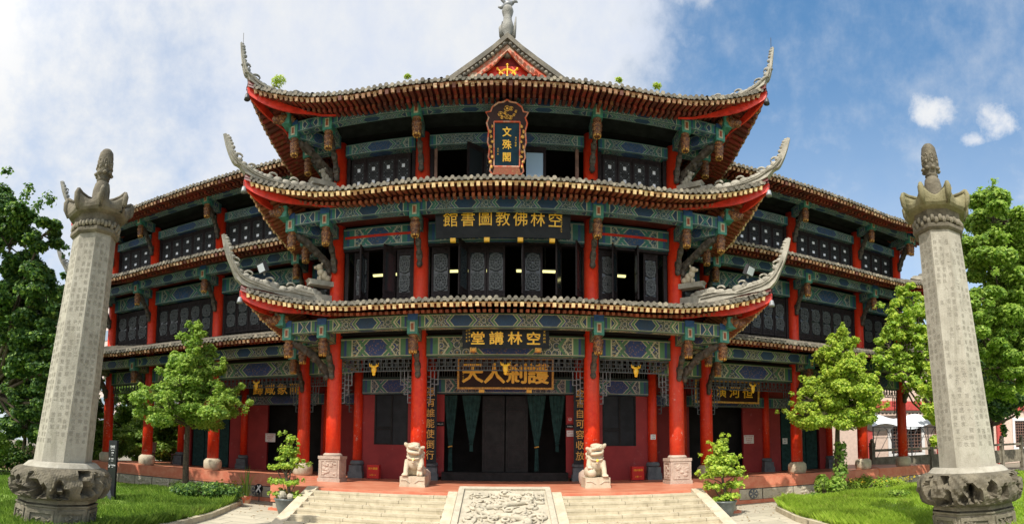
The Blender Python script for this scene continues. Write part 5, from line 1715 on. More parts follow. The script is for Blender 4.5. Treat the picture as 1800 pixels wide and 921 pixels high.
# curtains in the doorway
for x, w0, tie, lb in ((-1.70, .42, True, 'dark green curtain gathered at the door side by the cub lion'), (-1.05, .60, False, 'dark green curtain knotted short, just beside the closed door leaf toward the cub lion'), (.98, .60, True, 'dark green curtain tied low and catching a pale lamp glow'), (1.62, .52, False, 'dark green curtain knotted at the door side by the ball lion')):
    t = thing('curtain', (x, YW + .02, P + .3), lb, 'curtain', 'tied curtains in the doorway')
    m = MB(); m.smooth = True; n = 15; vs = []
    zt_, ztie = 3.55, (1.95 if tie else 2.05); zb_ = (P + .30 if tie else 1.80)
    zs = [zt_, 3.2, 2.8, 2.4, ztie + .1, ztie, ztie - .12, (ztie + zb_) / 2, zb_]
    for z in zs:
        f = max(0, (z - ztie) / (zt_ - ztie)) ** .85
        wd = .10 + (w0 - .10) * f if z >= ztie else .10 + .05 * (ztie - z)
        for k in range(n):
            a = k / (n - 1) - .5
            vs.append((x + a * wd, YW + .02 + .03 * math.sin(k * 1.9) * (.4 + f), z))
    m.grid(vs, [(i * n + k, i * n + k + 1, (i + 1) * n + k + 1, (i + 1) * n + k) for i in range(len(zs) - 1) for k in range(n - 1)])
    m.build('cloth', 'curtain', t)
    m = MB(); m.tube([(x - .06, YW - .02, ztie - .02), (x, YW - .05, ztie), (x + .06, YW - .02, ztie + .01)], .022, 6); m.build('tie', 'gold_dull' if tie else 'curtain', t)
L = thing('ceiling_lamp', (.98, 16.0, 3.42), 'cool white tube lamp glowing behind the low tied curtain', 'lamp')
m = MB(); m.box(.74, 1.22, 16.0, 16.04, 3.42, 3.45); m.build('tube', 'lamp_cool', L)
m = MB(); m.box(.72, 1.24, 15.99, 16.05, 3.455, 3.49); m.box(.97, .99, 16.01, 16.03, 3.49, 4.9); m.build('lamp_housing', 'metal_grey', L)

# ------------------------------------------------------------------ notices, fire boxes, direction board
def notice(x, y, z, wd, ht, mt, ink, lb, lines, name='notice_sign', cat='notice'):
    t = thing(name, (x, y, z), lb, cat)
    m = MB(); m.box(x - wd / 2, x + wd / 2, y - .012, y, z, z + ht); m.build('plate', mt, t)
    for i, (txt, sz) in enumerate(lines):
        m = MB(); write(m, txt, lambda a, b, d: (x + a, y - .0135 - d, z + b), sz, 0, ht * (1 - (i + .6) / (len(lines) + .2)), thick=0)
        m.build('lettering', ink, t)
    return t
notice(-8.99, 17.76, 2.02, .44, .34, 'white_sign', 'ink_red', 'white notice with red lines on the wing jamb near the small maple', (('請勿大聲喧嘩', .06), ('保持安靜', .07), ('非請勿入', .07), ('謝謝合作', .05)))
notice(9.40, 17.76, 2.06, .44, .34, 'white_sign', 'ink_red', 'white notice with red lines on the wing jamb behind the fullest potted shrub', (('請勿大聲喧嘩', .06), ('保持安靜', .07), ('非請勿入', .07), ('謝謝合作', .05)))
notice(2.02, YW - .005, 2.28, .21, .19, 'white_sign', 'ink_red', 'small white notice below the no smoking sign beside the doorway', (('請勿入內', .04), ('禁止拍照', .045)))
notice(2.02, YW - .005, 2.54, .27, .11, 'sign_black', 'ink_white', 'small black plate between the no smoking sign and the white notice', (('空林講堂', .045),))
notice(-2.02, YW - .005, 2.58, .25, .14, 'sign_black', 'ink_white', 'small black plate on the red door jamb behind the cub lion', (('講堂入口', .045),))
ns = notice(2.02, YW - .005, 2.70, .17, .19, 'ink_red', 'ink_white', 'small red no smoking sign on the door jamb behind the ball lion', (('禁止吸菸', .0301),))
m = MB(); m.tube([(2.02 + .045 * math.cos(t_ * .5236), YW - .022, 2.82 + .045 * math.sin(t_ * .5236)) for t_ in range(13)], .007, 5); m.bar((1.99, YW - .022, 2.79), (2.05, YW - .022, 2.85), .012, .008); m.build('symbol', 'ink_white', ns)
notice(4.66, YW - .2, 2.18, .17, .16, 'white_sign', 'ink_black', 'tiny white notice on the dark red inner column beside the fire box', (('古建築', .035), ('請愛護', .035)))
notice(11.1, 17.76, 2.02, .24, .24, 'white_sign', 'ink_black', 'small square white notice behind the ivy covered trunk', (('請勿', .06), ('攀爬', .06)))
notice(-13.1, 17.76, 2.02, .30, .22, 'white_sign', 'ink_black', 'small pale notice deep in the shaded wing gallery', (('靜', .09),))
for x, lb in ((-4.02, 'red fire equipment box by the inner column on the cub lion side'), (4.06, 'red fire equipment box under the dark window on the ball lion side')):
    y = 14.95
    t = thing('fire_box', (x, y, P), lb, 'fire box', 'fire equipment boxes on the terrace')
    m = MB(); m.box(x - .19, x + .19, y, y + .22, P + .02, P + .44); m.build('cabinet', 'fire_red', t)
    m = MB(); m.box(x - .175, x + .175, y - .012, y - .001, P + .035, P + .425); dd = m.build('lid', 'fire_red', t)
    m = MB(); m.box(x - .17, x + .17, y + .03, y + .19, P, P + .019); m.build('base', 'metal_dark', t)
    m = MB(); write(m, '滅火器箱', lambda a, b, d: (x + a, y - .0135 - d, b), .075, 0, P + .33, thick=0); m.build('lettering', 'gold', dd)
    m = MB(); write(m, '火警119', lambda a, b, d: (x + a, y - .0135 - d, b), .06, 0, P + .13, thick=0)
    m.build('lettering', 'gold', dd)
# direction board
bx, by_ = -8.30, 8.35; z0 = zg(bx, by_) + .08
rotm = Matrix.Rotation(R(-18), 3, 'Z')
FR = lambda a, b, d: Vector((bx, by_, 0)) + rotm @ Vector((a, -d, 0)) + Vector((0, 0, z0 + b))
t = thing('direction_board', (bx, by_, z0), 'black upright direction board with white writing behind the scripture pillar', 'sign board')
m = MB(); m.prism([(-.20, 0), (.17, 0), (.20, 1.42), (-.20, 1.42)], FR, -.05, 0); m.build('panel', 'sign_black', t)
m = MB()
for txt, sz, a, b in (('空林堂', .075, 0, 1.27), ('Kong Lin Hall', .032, 0, 1.19), ('文殊閣', .04, 0, 1.13), ('1-2F', .035, 0, 1.07), ('1F', .07, -.14, .98), ('空林講堂', .035, .0, .99), ('Lecture Hall', .025, .0, .94), ('2F', .09, -.13, .81), ('空林佛教圖書館', .035, .05, .84), ('Library', .028, .03, .79)):
    m = MB(); write(m, txt, FR, sz, a, b, thick=0, d=.002); m.build('lettering', 'ink_white', t)
m = MB(); m.prism([(-.42, -.08), (.16, -.08), (-.05, .30), (-.12, .37), (-.42, .37)], FR, .004, .30); m.build('concrete_foot', 'stone_grey', t)
# no-entry disc at the terrace foot
t = thing('round_sign', (-7.75, 14.6, 0), 'small round dark sign with a pale cross stroke, at the foot of the terrace', 'sign')
m = MB(); m.tube([(-7.75, 14.62, 0), (-7.75, 14.62, .40)], .015, 6); m.build('stake', 'metal_dark', t)
fr = lambda a, b, d: (-7.75 + a, 14.60 - d, .44 + b)
m = MB(); m.prism([(.15 * math.cos(k * .2618), .15 * math.sin(k * .2618)) for k in range(24)], fr, 0, .02); m.build('disc', 'sign_black', t)
m = MB(); m.bar(fr(-.09, -.11, .026), fr(.07, .11, .026), .05, .01, up=(0, 1, 0)); m.bar(fr(.07, -.12, .026), fr(-.05, .1, .026), .035, .008, up=(0, 1, 0)); m.build('cross_stroke_stripe', 'white_sign', t)

# floodlights on the lowest corner ridges
for s, lb in ((-1, 'grey floodlight on the lowest corner ridge above the small maple'), (1, 'grey floodlight on the lowest corner ridge facing the mossy pillar')):
    fr = HORNS[0, s]; a, b = 1.52, 1.10; p = Vector(fr(a, b, 0))
    t = thing('floodlight', p, lb, 'floodlight', 'floodlights on the lowest eave')
    rm = Matrix.Rotation(s * .5, 3, 'Z') @ Matrix.Rotation(.45, 3, 'X')
    m = MB(); m.cbox(p + Vector((0, -.12, .12)), .34, .10, .26, m=rm); m.build('housing', 'metal_dark', t)
    m = MB(); m.cbox(p + Vector((0, -.12, .12)) + rm @ Vector((0, -.056, 0)), .26, .012, .20, m=rm); m.build('lens', 'glass_lamp', t)
    m = MB(); m.bar(p + Vector((0, 0, -.05)), p + Vector((0, -.08, .10)), .04, .04); m.build('stand', 'metal_grey', t)
# ------------------------------------------------------------------ plants
rl = random.Random(21)
def rdir():
    z = rl.uniform(-1, 1); t = rl.uniform(0, 6.2832); q = math.sqrt(1 - z * z)
    return Vector((q * math.cos(t), q * math.sin(t), z))
def leaf_at(mb, p, n, size, mi=0, lobes=True):
    n = n.normalized(); u = n.cross(rdir())
    if u.length < 1e-3: u = n.cross(Vector((1, 0, .1)))
    u.normalize(); v = n.cross(u)
    s = size * rl.uniform(.7, 1.3); f = n * (-s * .16)
    if lobes:     # a broad leaf folded along its rib
        mb.grid([p - u * s * .5, p + v * s * .42 + f, p + u * s * .55, p - v * s * .42 + f], [(0, 1, 2, 3)], mi)
    else:
        mb.grid([p - u * s * .6, p + v * s * .2 + f, p + u * s * .7, p - v * s * .2 + f], [(0, 1, 2, 3)], mi)
def clump(mb, c, r, n, size, mats=((0, 1.0),), shell=.55, up=.6, lobes=True):
    c = Vector(c)
    if not hasattr(r, '__len__'): r = (r, r, r)
    for _ in range(n):
        d = rdir(); q = shell + (1 - shell) * rl.random() ** .6
        if d.z < -.35 and rl.random() < .6: d.z = -d.z * .6
        p = c + Vector((d.x * r[0] * q, d.y * r[1] * q, d.z * r[2] * q))
        x = rl.random(); mi = 0
        for m_, w_ in mats:
            if x < w_: mi = m_; break
            x -= w_
        leaf_at(mb, p, d * .7 + Vector((0, 0, up)) + rdir() * .65, size, mi, lobes)
def limb(mb, a, b, r0, r1, sag=.0, n=6, k=7, wob=.06):
    a, b = Vector(a), Vector(b); L = (b - a).length
    w1, w2 = rdir() * L * wob, rdir() * L * wob
    pts = []
    for i in range(n + 1):
        f = i / n
        pts.append(a.lerp(b, f) + w1 * math.sin(f * 3.1416) + w2 * math.sin(f * 6.283) * .5 + Vector((0, 0, -sag * math.sin(f * 3.1416))))
    mb.tube(pts, [r0 + (r1 - r0) * i / n for i in range(n + 1)], k)
    return pts

def small_tree(name, x, y, label, tiers, zc, top, leafmats, trunk_r, lean=(0, 0), size=.105, cat='tree', dens=1.0, dry=None, ivy=False):
    """layered young tree: tiers = (z, radius, thickness, pads)"""
    z0 = zg(x, y)
    t = thing(name, (x, y, z0), label, cat)
    tr = MB(); tr.smooth = True
    tp = limb(tr, (x, y, z0 - .05), (x + lean[0], y + lean[1], top - .3), trunk_r, trunk_r * .18, n=10, k=10, wob=.015)
    cr = MB()
    for (z, rad, th, pads) in tiers:
        a0 = rl.uniform(0, 6)
        f = (z - z0) / (top - z0); base = Vector((x + lean[0] * f, y + lean[1] * f, z))
        for k in range(pads):
            a = a0 + 6.283 * k / pads + rl.uniform(-.25, .25); q = rad * rl.uniform(.50, .74)
            c = base + Vector((q * math.cos(a), q * math.sin(a), rl.uniform(-.12, .12)))
            limb(tr, base + Vector((0, 0, -.22 - .12 * rad)), c + Vector((0, 0, -th * .3)), trunk_r * .36, .012, n=5, k=6)
            pr = rad * rl.uniform(.36, .5)
            for j in range(3):
                cc = c + Vector((rl.uniform(-.8, .8) * pr, rl.uniform(-.8, .8) * pr, rl.uniform(-.6, .6) * th))
                clump(cr, cc, (pr * .66, pr * .66, th * .42), int(210 * dens * (pr / .45) ** 1.6), size, ((0, .62), (1, .38)), shell=.35)
            for j in range(6):     # loose twigs that stick out
                d = Vector((math.cos(a + rl.uniform(-.6, .6)), math.sin(a + rl.uniform(-.6, .6)), rl.uniform(-.1, .5)))
                e = c + d * pr * rl.uniform(.8, 1.35)
                limb(tr, c, e, .008, .004, n=3, k=4); clump(cr, e, .12, 26, size, ((0, .8), (1, .2)), shell=.1)
        clump(cr, base, (rad * .5, rad * .5, th * .6), int(260 * dens * (rad / .9)), size, ((0, .5), (1, .5)), shell=.2)
    crown_m = [leafmats[0], leafmats[1]]
    if dry:
        crown_m.append('leaf_dry'); clump(cr, dry, (.34, .3, .42), 260, size, ((2, 1.0),), shell=.2); clump(cr, dry, (.5, .4, .45), 160, size, ((0, 1.0),), shell=.4)
    tr.build('trunk', 'bark', t)
    cr.build('crown', crown_m, t, origin=(x, y, tiers[0][0]))
    if ivy:
        iv = MB()
        for i in range(420):
            z = z0 + rl.random() * 1.9; a = rl.uniform(0, 6.28); r = trunk_r + rl.uniform(.02, .16) * (1.4 - z * .4)
            f = (z - z0) / (top - z0)
            leaf_at(iv, Vector((x + lean[0] * f + r * math.cos(a), y + r * math.sin(a), z)), Vector((math.cos(a), math.sin(a), .4)) + rdir() * .5, .13)
        iv.build('ivy', 'leaf_mid', t)
    return t

small_tree('maple_tree', -8.95, 12.2, 'young dark trunked maple with a tiered crown and one dry brown clump, on the lawn',
           ((2.75, 1.55, .55, 7), (3.35, 1.28, .55, 6), (3.95, .90, .5, 5), (4.50, .60, .45, 4), (5.0, .38, .4, 3), (5.38, .2, .3, 3)), 3.3, 5.75, ('leaf_bright', 'leaf_mid'), .115, dry=(-7.75, 11.7, 2.75), lean=(.12, 0), dens=1.7, size=.088)
small_tree('maple_tree', 10.35, 13.2, 'sunlit yellow green maple with an ivy covered trunk, in front of the wing columns',
           ((2.90, 1.50, .55, 7), (3.50, 1.32, .58, 7), (4.10, 1.08, .55, 6), (4.70, .80, .5, 5), (5.25, .52, .45, 4), (5.66, .28, .35, 3)), 3.4, 6.0, ('leaf_lime', 'leaf_bright'), .12, lean=(.25, 0), ivy=True, dens=1.9, size=.088)

def potted(x, y, label, pads, top, mats, shape):
    z0 = zg(x, y)
    t = thing('potted_shrub', (x, y, z0), label, 'potted plant', 'potted shrubs beside the stone steps')
    m = MB(); m.smooth = True
    m.lathe([(.17, 0), (.19, .02), (.24, .16), (.275, .30), (.30, .33), (.30, .355), (.26, .355), (.24, .32)], (x, y, z0), 28)
    po = m.build('pot', 'pot_glaze', t)
    m = MB(); m.lathe([(.245, .30), (.20, .335), (.02, .35)], (x, y, z0), 20); m.build('soil', 'soil', po)
    if shape: 
        m = MB(); m.ball((x - .10, y - .08, z0 + .42), (.12, .09, .11), 9, 7); m.ball((x + .10, y - .05, z0 + .40), (.09, .08, .08), 8, 6); m.build('rock', 'stone_relief', t)
    tr = MB(); tr.smooth = True; cr = MB()
    stem = [Vector((x + .04 * math.sin(i * 1.4), y + .03 * math.cos(i * 1.1), z0 + .32 + (top - .45 - z0) * i / 8)) for i in range(9)]
    tr.tube(stem, [.042 - .004 * i for i in range(9)], 8)
    for (dx, dy, z, r, th, n) in pads:
        c = Vector((x + dx, y + dy, z)); i = min(8, max(0, int((z - .25 - z0 - .32) / (top - .45 - z0) * 8)))
        limb(tr, stem[i], c + Vector((0, 0, -th * .4)), .020, .008, n=5, k=6, wob=.12)
        for j in range(4): clump(cr, c + Vector((rl.uniform(-.45, .45) * r, rl.uniform(-.45, .45) * r, rl.uniform(-.3, .3) * th)), (r * .66, r * .66, th * .75), n // 3, .072, ((0, .6), (1, .4)), shell=.25)
        for j in range(3):
            e = c + Vector((rl.uniform(-1.15, 1.15) * r, rl.uniform(-1, 1) * r, rl.uniform(.0, 1.2) * th)); clump(cr, e, .06, 14, .065, ((0, 1.0),), shell=.1)
    tr.build('trunk', 'bark', t); cr.build('crown', mats, t)
potted(-4.72, 10.25, 'loose airy potted shrub in separate leafy tiers with rocks in its dark pot',
       ((0, 0, 1.98, .18, .14, 110), (.05, 0, 1.72, .27, .18, 210), (-.16, 0, 1.52, .20, .10, 90), (.24, 0, 1.50, .18, .10, 90), (.10, 0, 1.38, .32, .10, 200), (-.30, 0, 1.34, .20, .08, 90), (-.10, 0, 1.03, .30, .10, 190), (.18, 0, 1.0, .22, .08, 110), (-.22, 0, .76, .22, .09, 120), (.22, 0, .70, .2, .1, 120)),
       2.15, ['leaf_bright', 'leaf_lime'], True)
potted(4.78, 10.3, 'full cone shaped potted shrub in a grey glazed pot, at the steps',
       ((0, 0, 2.0, .14, .14, 100), (.0, 0, 1.80, .27, .18, 260), (.12, 0, 1.58, .34, .18, 330), (-.2, 0, 1.55, .28, .18, 260), (.0, 0, 1.34, .48, .16, 420), (.28, 0, 1.26, .26, .12, 160), (-.36, 0, 1.22, .24, .11, 150), (.22, 0, 1.0, .30, .13, 200), (-.22, 0, .98, .26, .11, 150), (.02, 0, .74, .34, .12, 240), (-.20, 0, .66, .24, .1, 150)),
       2.1, ['leaf_lime', 'leaf_bright'], False)

def big_tree(name, x, y, label, trunk_r, height, clumps, mats, size=.22, mix=.35, n=420, group=None, branches=True, fork=.35):
    z0 = zg(x, y) if y < 15 else 0
    t = thing(name, (x, y, z0), label, 'tree', group)
    tr = MB(); tr.smooth = True; cr = MB()
    fk = Vector((x, y, z0 + height * fork)); limb(tr, (x, y, z0 - .1), fk, trunk_r, trunk_r * .7, n=6, k=10, wob=.03)
    for (cx_, cy_, cz_, r) in clumps:
        c = Vector((cx_, cy_, cz_))
        limb(tr, fk, c, trunk_r * .38, .03, n=6, k=7, wob=.10)
        k = int(6 + r * 4.2)
        for j in range(k):
            d = rdir(); cc = c + Vector((d.x * r * .68, d.y * r * .68, d.z * r * .55)); q = r * rl.uniform(.26, .46)
            clump(cr, cc, (q, q, q * .62), int(n * (q / .6) ** 1.7), size, ((0, 1 - mix), (1, mix)), shell=.3)
            if rl.random() < .5: limb(tr, c, cc, .03, .012, n=3, k=5)
        for j in range(int(r * 5)):
            d = rdir(); e = c + d * r * rl.uniform(.95, 1.2); clump(cr, e, .24, 34, size, ((0, .7), (1, .3)), shell=.1)
    tr.build('trunk', 'bark', t); cr.build('crown', mats, t, origin=(x, y, z0 + height * .4))
    return t
def ringc(x, y, z, R_, n, r, dz=1.0, seed=1):
    q = random.Random(seed); out = []
    for i in range(n):
        a = q.uniform(0, 6.283); rr = R_ * math.sqrt(q.random()); out.append((x + rr * math.cos(a), y + rr * math.sin(a), z + q.uniform(-dz, dz), r * q.uniform(.75, 1.2)))
    return out
# trees behind and beside the court
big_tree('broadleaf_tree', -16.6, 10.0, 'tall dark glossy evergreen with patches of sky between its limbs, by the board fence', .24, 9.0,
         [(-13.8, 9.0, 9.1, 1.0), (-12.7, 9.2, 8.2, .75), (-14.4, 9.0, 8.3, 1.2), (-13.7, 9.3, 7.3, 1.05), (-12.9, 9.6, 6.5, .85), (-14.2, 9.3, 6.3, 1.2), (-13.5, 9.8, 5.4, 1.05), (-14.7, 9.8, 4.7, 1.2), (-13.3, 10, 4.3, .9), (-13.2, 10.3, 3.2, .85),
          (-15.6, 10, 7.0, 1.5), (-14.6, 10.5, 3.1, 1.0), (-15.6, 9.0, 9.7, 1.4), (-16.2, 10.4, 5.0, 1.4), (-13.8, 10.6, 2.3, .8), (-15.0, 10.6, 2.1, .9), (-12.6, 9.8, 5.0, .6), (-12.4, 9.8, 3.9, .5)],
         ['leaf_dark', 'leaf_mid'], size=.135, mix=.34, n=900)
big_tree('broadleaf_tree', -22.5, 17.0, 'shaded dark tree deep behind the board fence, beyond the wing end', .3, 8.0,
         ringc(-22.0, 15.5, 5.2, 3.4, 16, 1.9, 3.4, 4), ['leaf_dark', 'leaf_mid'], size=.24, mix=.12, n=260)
big_tree('broadleaf_tree', -20.2, 23.5, 'mid green tree seen through the open end of the wing gallery', .2, 4.6,
         ringc(-19.0, 20.5, 3.3, 3.4, 24, 1.35, 2.4, 8), ['leaf_mid', 'leaf_bright'], size=.15, mix=.35, n=420)
big_tree('broadleaf_tree', 22.4, 12.0, 'large sunlit tree with a bright round crown, behind the mossy capped pillar', .36, 11.5,
         [(18.5, 12.0, 11.9, 1.4), (17.4, 10.8, 10.9, 1.5), (16.8, 11.6, 9.7, 1.2), (19.0, 11.0, 10.2, 1.8), (16.6, 10.8, 8.5, 1.4), (18.3, 10.8, 8.2, 1.6), (15.7, 10.9, 7.3, 1.15), (17.4, 10.4, 6.8, 1.6), (15.6, 10.8, 5.8, 1.1), (16.9, 10.5, 5.2, 1.3),
          (18.4, 10.8, 5.2, 1.5), (19.8, 11.0, 7.0, 1.8), (20.2, 11.0, 9.0, 1.7), (18.6, 10.3, 4.1, 1.0), (15.8, 11.6, 4.6, .9), (20.0, 12.5, 11.4, 1.5), (15.2, 10.9, 6.6, .8), (17.6, 11.4, 4.3, 1.1), (19.4, 11.6, 4.6, 1.3)],
         ['leaf_bright', 'leaf_mid'], size=.15, mix=.45, n=820)
big_tree('broadleaf_tree', 16.3, 13.2, 'leafy light green tree reaching over the wing end from behind the pale pillar shaft', .13, 5.6,
         [(13.4, 12.6, 7.4, .55), (12.7, 12.5, 6.6, .6), (13.9, 12.6, 6.5, .75), (12.1, 12.4, 5.3, .55), (13.1, 12.5, 5.4, .7), (14.3, 12.6, 5.7, .75), (12.9, 12.5, 4.4, .5), (13.9, 12.6, 4.5, .65), (11.7, 12.4, 4.9, .4), (14.6, 12.6, 7.2, .8), (13.5, 13.0, 5.9, .8), (13.0, 13.0, 4.9, .7), (12.6, 12.5, 5.9, .6), (14.2, 13.2, 4.9, .8), (14.9, 13.0, 6.3, .8), (12.4, 12.3, 4.3, .45), (13.4, 12.4, 3.9, .5), (14.3, 12.6, 3.9, .6), (12.9, 12.4, 6.1, .6)],
         ['leaf_bright', 'leaf_lime'], size=.13, mix=.4, n=330)
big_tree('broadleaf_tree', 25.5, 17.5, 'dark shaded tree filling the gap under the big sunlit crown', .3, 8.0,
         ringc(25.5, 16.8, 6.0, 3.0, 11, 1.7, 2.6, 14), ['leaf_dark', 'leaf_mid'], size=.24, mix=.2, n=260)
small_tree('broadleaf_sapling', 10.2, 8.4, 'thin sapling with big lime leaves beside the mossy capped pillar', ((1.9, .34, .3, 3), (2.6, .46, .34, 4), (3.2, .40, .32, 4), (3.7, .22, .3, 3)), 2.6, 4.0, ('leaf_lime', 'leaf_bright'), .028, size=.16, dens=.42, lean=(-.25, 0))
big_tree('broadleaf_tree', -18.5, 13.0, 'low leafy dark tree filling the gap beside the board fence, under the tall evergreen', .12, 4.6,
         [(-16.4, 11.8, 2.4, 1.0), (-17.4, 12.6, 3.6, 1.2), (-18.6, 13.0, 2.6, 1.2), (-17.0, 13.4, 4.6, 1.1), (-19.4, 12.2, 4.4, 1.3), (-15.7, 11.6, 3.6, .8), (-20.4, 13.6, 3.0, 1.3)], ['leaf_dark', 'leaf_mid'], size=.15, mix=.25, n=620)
# shrubs
def shrub(x, y, label, rad, h, mats, n, size=.09, name='shrub', lobes=True, flowers=None, z0=None, stems=6):
    z0 = zg(x, y) + .08 if z0 is None else z0
    t = thing(name, (x, y, z0), label, 'shrub')
    st_, cr = MB(), MB()
    for i in range(stems):
        a = rl.uniform(0, 6.28); limb(st_, (x, y, z0 - .05), (x + rad * .6 * math.cos(a), y + rad * .6 * math.sin(a), z0 + h * .7), .02, .008, n=4, k=5)
    k = max(5, int(9 * rad))
    for i in range(k):
        a = rl.uniform(0, 6.28); q = rad * math.sqrt(rl.random()) * .75
        hh = h * (1 - .45 * (q / rad) ** 2)
        clump(cr, (x + q * math.cos(a), y + q * math.sin(a), z0 + hh * .52), (rad * .42, rad * .42, hh * .48), n // k, size, ((0, .65), (1, .35)), shell=.4, lobes=lobes)
    ms = list(mats)
    if flowers:
        ms.append(flowers)
        for i in range(22): clump(cr, (x + rl.uniform(-.8, .8) * rad, y + rl.uniform(-.8, .8) * rad, z0 + h * rl.uniform(.6, 1.0)), .05, 5, .06, ((2, 1.0),), shell=.1)
    st_.build('stem_twigs' if False else 'stem', 'bark', t); cr.build('foliage', ms, t, origin=(x, y, z0))
    return t
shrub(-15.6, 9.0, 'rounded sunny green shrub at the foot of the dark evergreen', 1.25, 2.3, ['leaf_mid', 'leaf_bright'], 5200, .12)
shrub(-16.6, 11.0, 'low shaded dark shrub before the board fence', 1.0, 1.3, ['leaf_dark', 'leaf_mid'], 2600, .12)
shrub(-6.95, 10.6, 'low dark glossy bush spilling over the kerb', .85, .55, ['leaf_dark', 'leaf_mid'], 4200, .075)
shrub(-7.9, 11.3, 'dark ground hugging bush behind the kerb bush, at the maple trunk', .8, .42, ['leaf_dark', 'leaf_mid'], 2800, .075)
shrub(-8.6, 13.9, 'thin flowering plants with yellow blooms before the carved terrace panels', .8, .55, ['leaf_mid', 'leaf_lime'], 700, .08, flowers='petal_yellow', lobes=False)
shrub(-10.4, 14.2, 'sparse weedy plants at the terrace foot behind the maple', .75, .5, ['leaf_bright', 'leaf_mid'], 520, .08, lobes=False)
shrub(9.75, 13.1, 'bright leafy bush at the base of the ivy covered trunk', .62, .85, ['leaf_bright', 'leaf_mid'], 1900, .11)
shrub(11.6, 13.5, 'loose green plants with yellow flowers before the terrace', .9, .6, ['leaf_bright', 'leaf_lime'], 1100, .09, flowers='petal_yellow', lobes=False)
shrub(13.4, 13.4, 'sparse yellowing plants at the shaded terrace end', .8, .5, ['leaf_lime', 'leaf_bright'], 600, .09, flowers='petal_yellow', lobes=False)
shrub(8.3, 11.9, 'small low weed patch at the lawn edge beside the paving', .35, .22, ['leaf_mid', 'leaf_bright'], 420, .06)
shrub(9.4, 9.6, 'broad leaved weed clump in the sunny lawn before the mossy capped pillar', .4, .25, ['leaf_mid', 'leaf_bright'], 460, .07)
shrub(12.6, 13.9, 'tall leafy stems against the shaded terrace wall near the orange cable', .7, .8, ['leaf_bright', 'leaf_mid'], 900, .09)
# pot of sword leaves on the path
x, y = -7.05, 12.55; z0 = zg(x, y)
t = thing('potted_reed', (x, y, z0), 'small terracotta pot of upright sword leaves at the path corner', 'potted plant')
m = MB(); m.smooth = True; m.lathe([(.10, 0), (.14, .20), (.15, .22), (.12, .22), (.11, .17)], (x, y, z0), 16); m.build('pot', 'barge', t)
m = MB()
for i in range(26):
    a = rl.uniform(0, 6.28); q = rl.uniform(.05, .32); h = rl.uniform(.45, .95)
    b0 = Vector((x + .05 * math.cos(a), y + .05 * math.sin(a), z0 + .18)); b1 = b0 + Vector((q * math.cos(a), q * math.sin(a), h)); md_ = b0.lerp(b1, .5) + Vector((-.2 * q * math.cos(a), -.2 * q * math.sin(a), .05))
    u = Vector((-math.sin(a), math.cos(a), 0)) * .014
    m.grid([b0 - u, b0 + u, md_ + u * 1.3, md_ - u * 1.3, b1], [(0, 1, 2, 3), (3, 2, 4)])
m.build('foliage', ['leaf_mid'], t)
# weeds on the top eave
for x, y, z, r, lb in ((-5.95, 11.55, 11.55, .22, 'bright green tuft of weeds growing on the top eave by the upswept corner'), (-2.45, 11.6, 10.98, .09, 'tiny weed sprout on the top eave near the gable foot'), (2.75, 11.6, 10.98, .10, 'tiny weed on the top eave above the third column'), (3.75, 11.6, 11.0, .13, 'small weed tuft on the top eave toward the long horn')):
    m = MB(); clump(m, (x, y, z + r * .4), (r, r * .8, r * .7), int(1400 * r), .06, ((0, 1.0),), shell=.2, lobes=False); m.build('weed', ['leaf_lime'], label=lb, cat='weed')

# grass
def grass(name, side, ef, n, zone, mt='grass_blade'):
    m = MB()
    y0, y1, wmax = zone
    for i in range(n):
        y = y0 + (y1 - y0) * rl.random(); e0 = ef(y) + .04
        x = e0 + wmax * rl.random() ** 1.5
        if y > 14.2: continue
        z = zg(x, y) + .07 + .05 * min(1, (x - e0) / .8)
        if math.sin(x * 1.7 + 2 * math.sin(y * 1.1)) * math.sin(y * 2.3 + x) > .80 and rl.random() < .8: continue
        edge = math.exp(-(x - e0) / .35)
        h = rl.uniform(.05, .13) * (1 + .9 * edge + .5 * math.sin(x * 2.3) * math.sin(y * 1.9)); a = rl.uniform(0, 6.28)
        lx, ly = .6 * h * math.cos(a), .6 * h * math.sin(a); w_ = .010
        px, py = -math.sin(a) * w_, math.cos(a) * w_
        X = side * x
        m.grid([(X - px, y - py, z - .01), (X + px, y + py, z - .01), (X + lx * .4, y + ly * .4, z + h * .65), (X + lx, y + ly, z + h)], [(0, 1, 2), (2, 1, 3)])
    m.build(name, mt, origin=(side * 10, 10, 0), kind='stuff')
grass('grass', -1, edge_l, 70000, (3.4, 13.9, 9), 'grass_deep')
grass('grass', 1, edge_x, 80000, (3.2, 14.2, 12))

# ------------------------------------------------------------------ things beyond the court
# board fence and rail at the left edge
t = thing('board_fence', (-19.5, 13.4, 0), 'low brown board fence with a dark metal rail in the shade of the evergreen', 'fence')
m = MB(); k = 0
while k < 40:
    xx = -23.5 + k * .16; m.box(xx, xx + .145, 13.4, 13.44, 0, 1.35 + .03 * math.sin(k)); k += 1
m.build('board_slat', 'wood_edge', t)
m = MB(); m.box(-23.5, -17.1, 13.45, 13.52, .3, .4); m.box(-23.5, -17.1, 13.45, 13.52, 1.0, 1.1); m.build('rail', 'wood_edge', t)
t = thing('metal_railing', (-20.2, 16.2, 0), 'dark metal railing behind the board fence', 'railing')
m = MB()
for k in range(42): m.box(-23.2 + k * .14, -23.18 + k * .14, 16.2, 16.22, .5, 1.95)
m.build('bar_grille', 'metal_dark', t)
m = MB(); m.box(-23.3, -17.3, 16.18, 16.24, 1.95, 2.0); m.box(-23.3, -17.3, 16.18, 16.24, 0, .5); m.build('rail_trim', 'metal_dark', t)
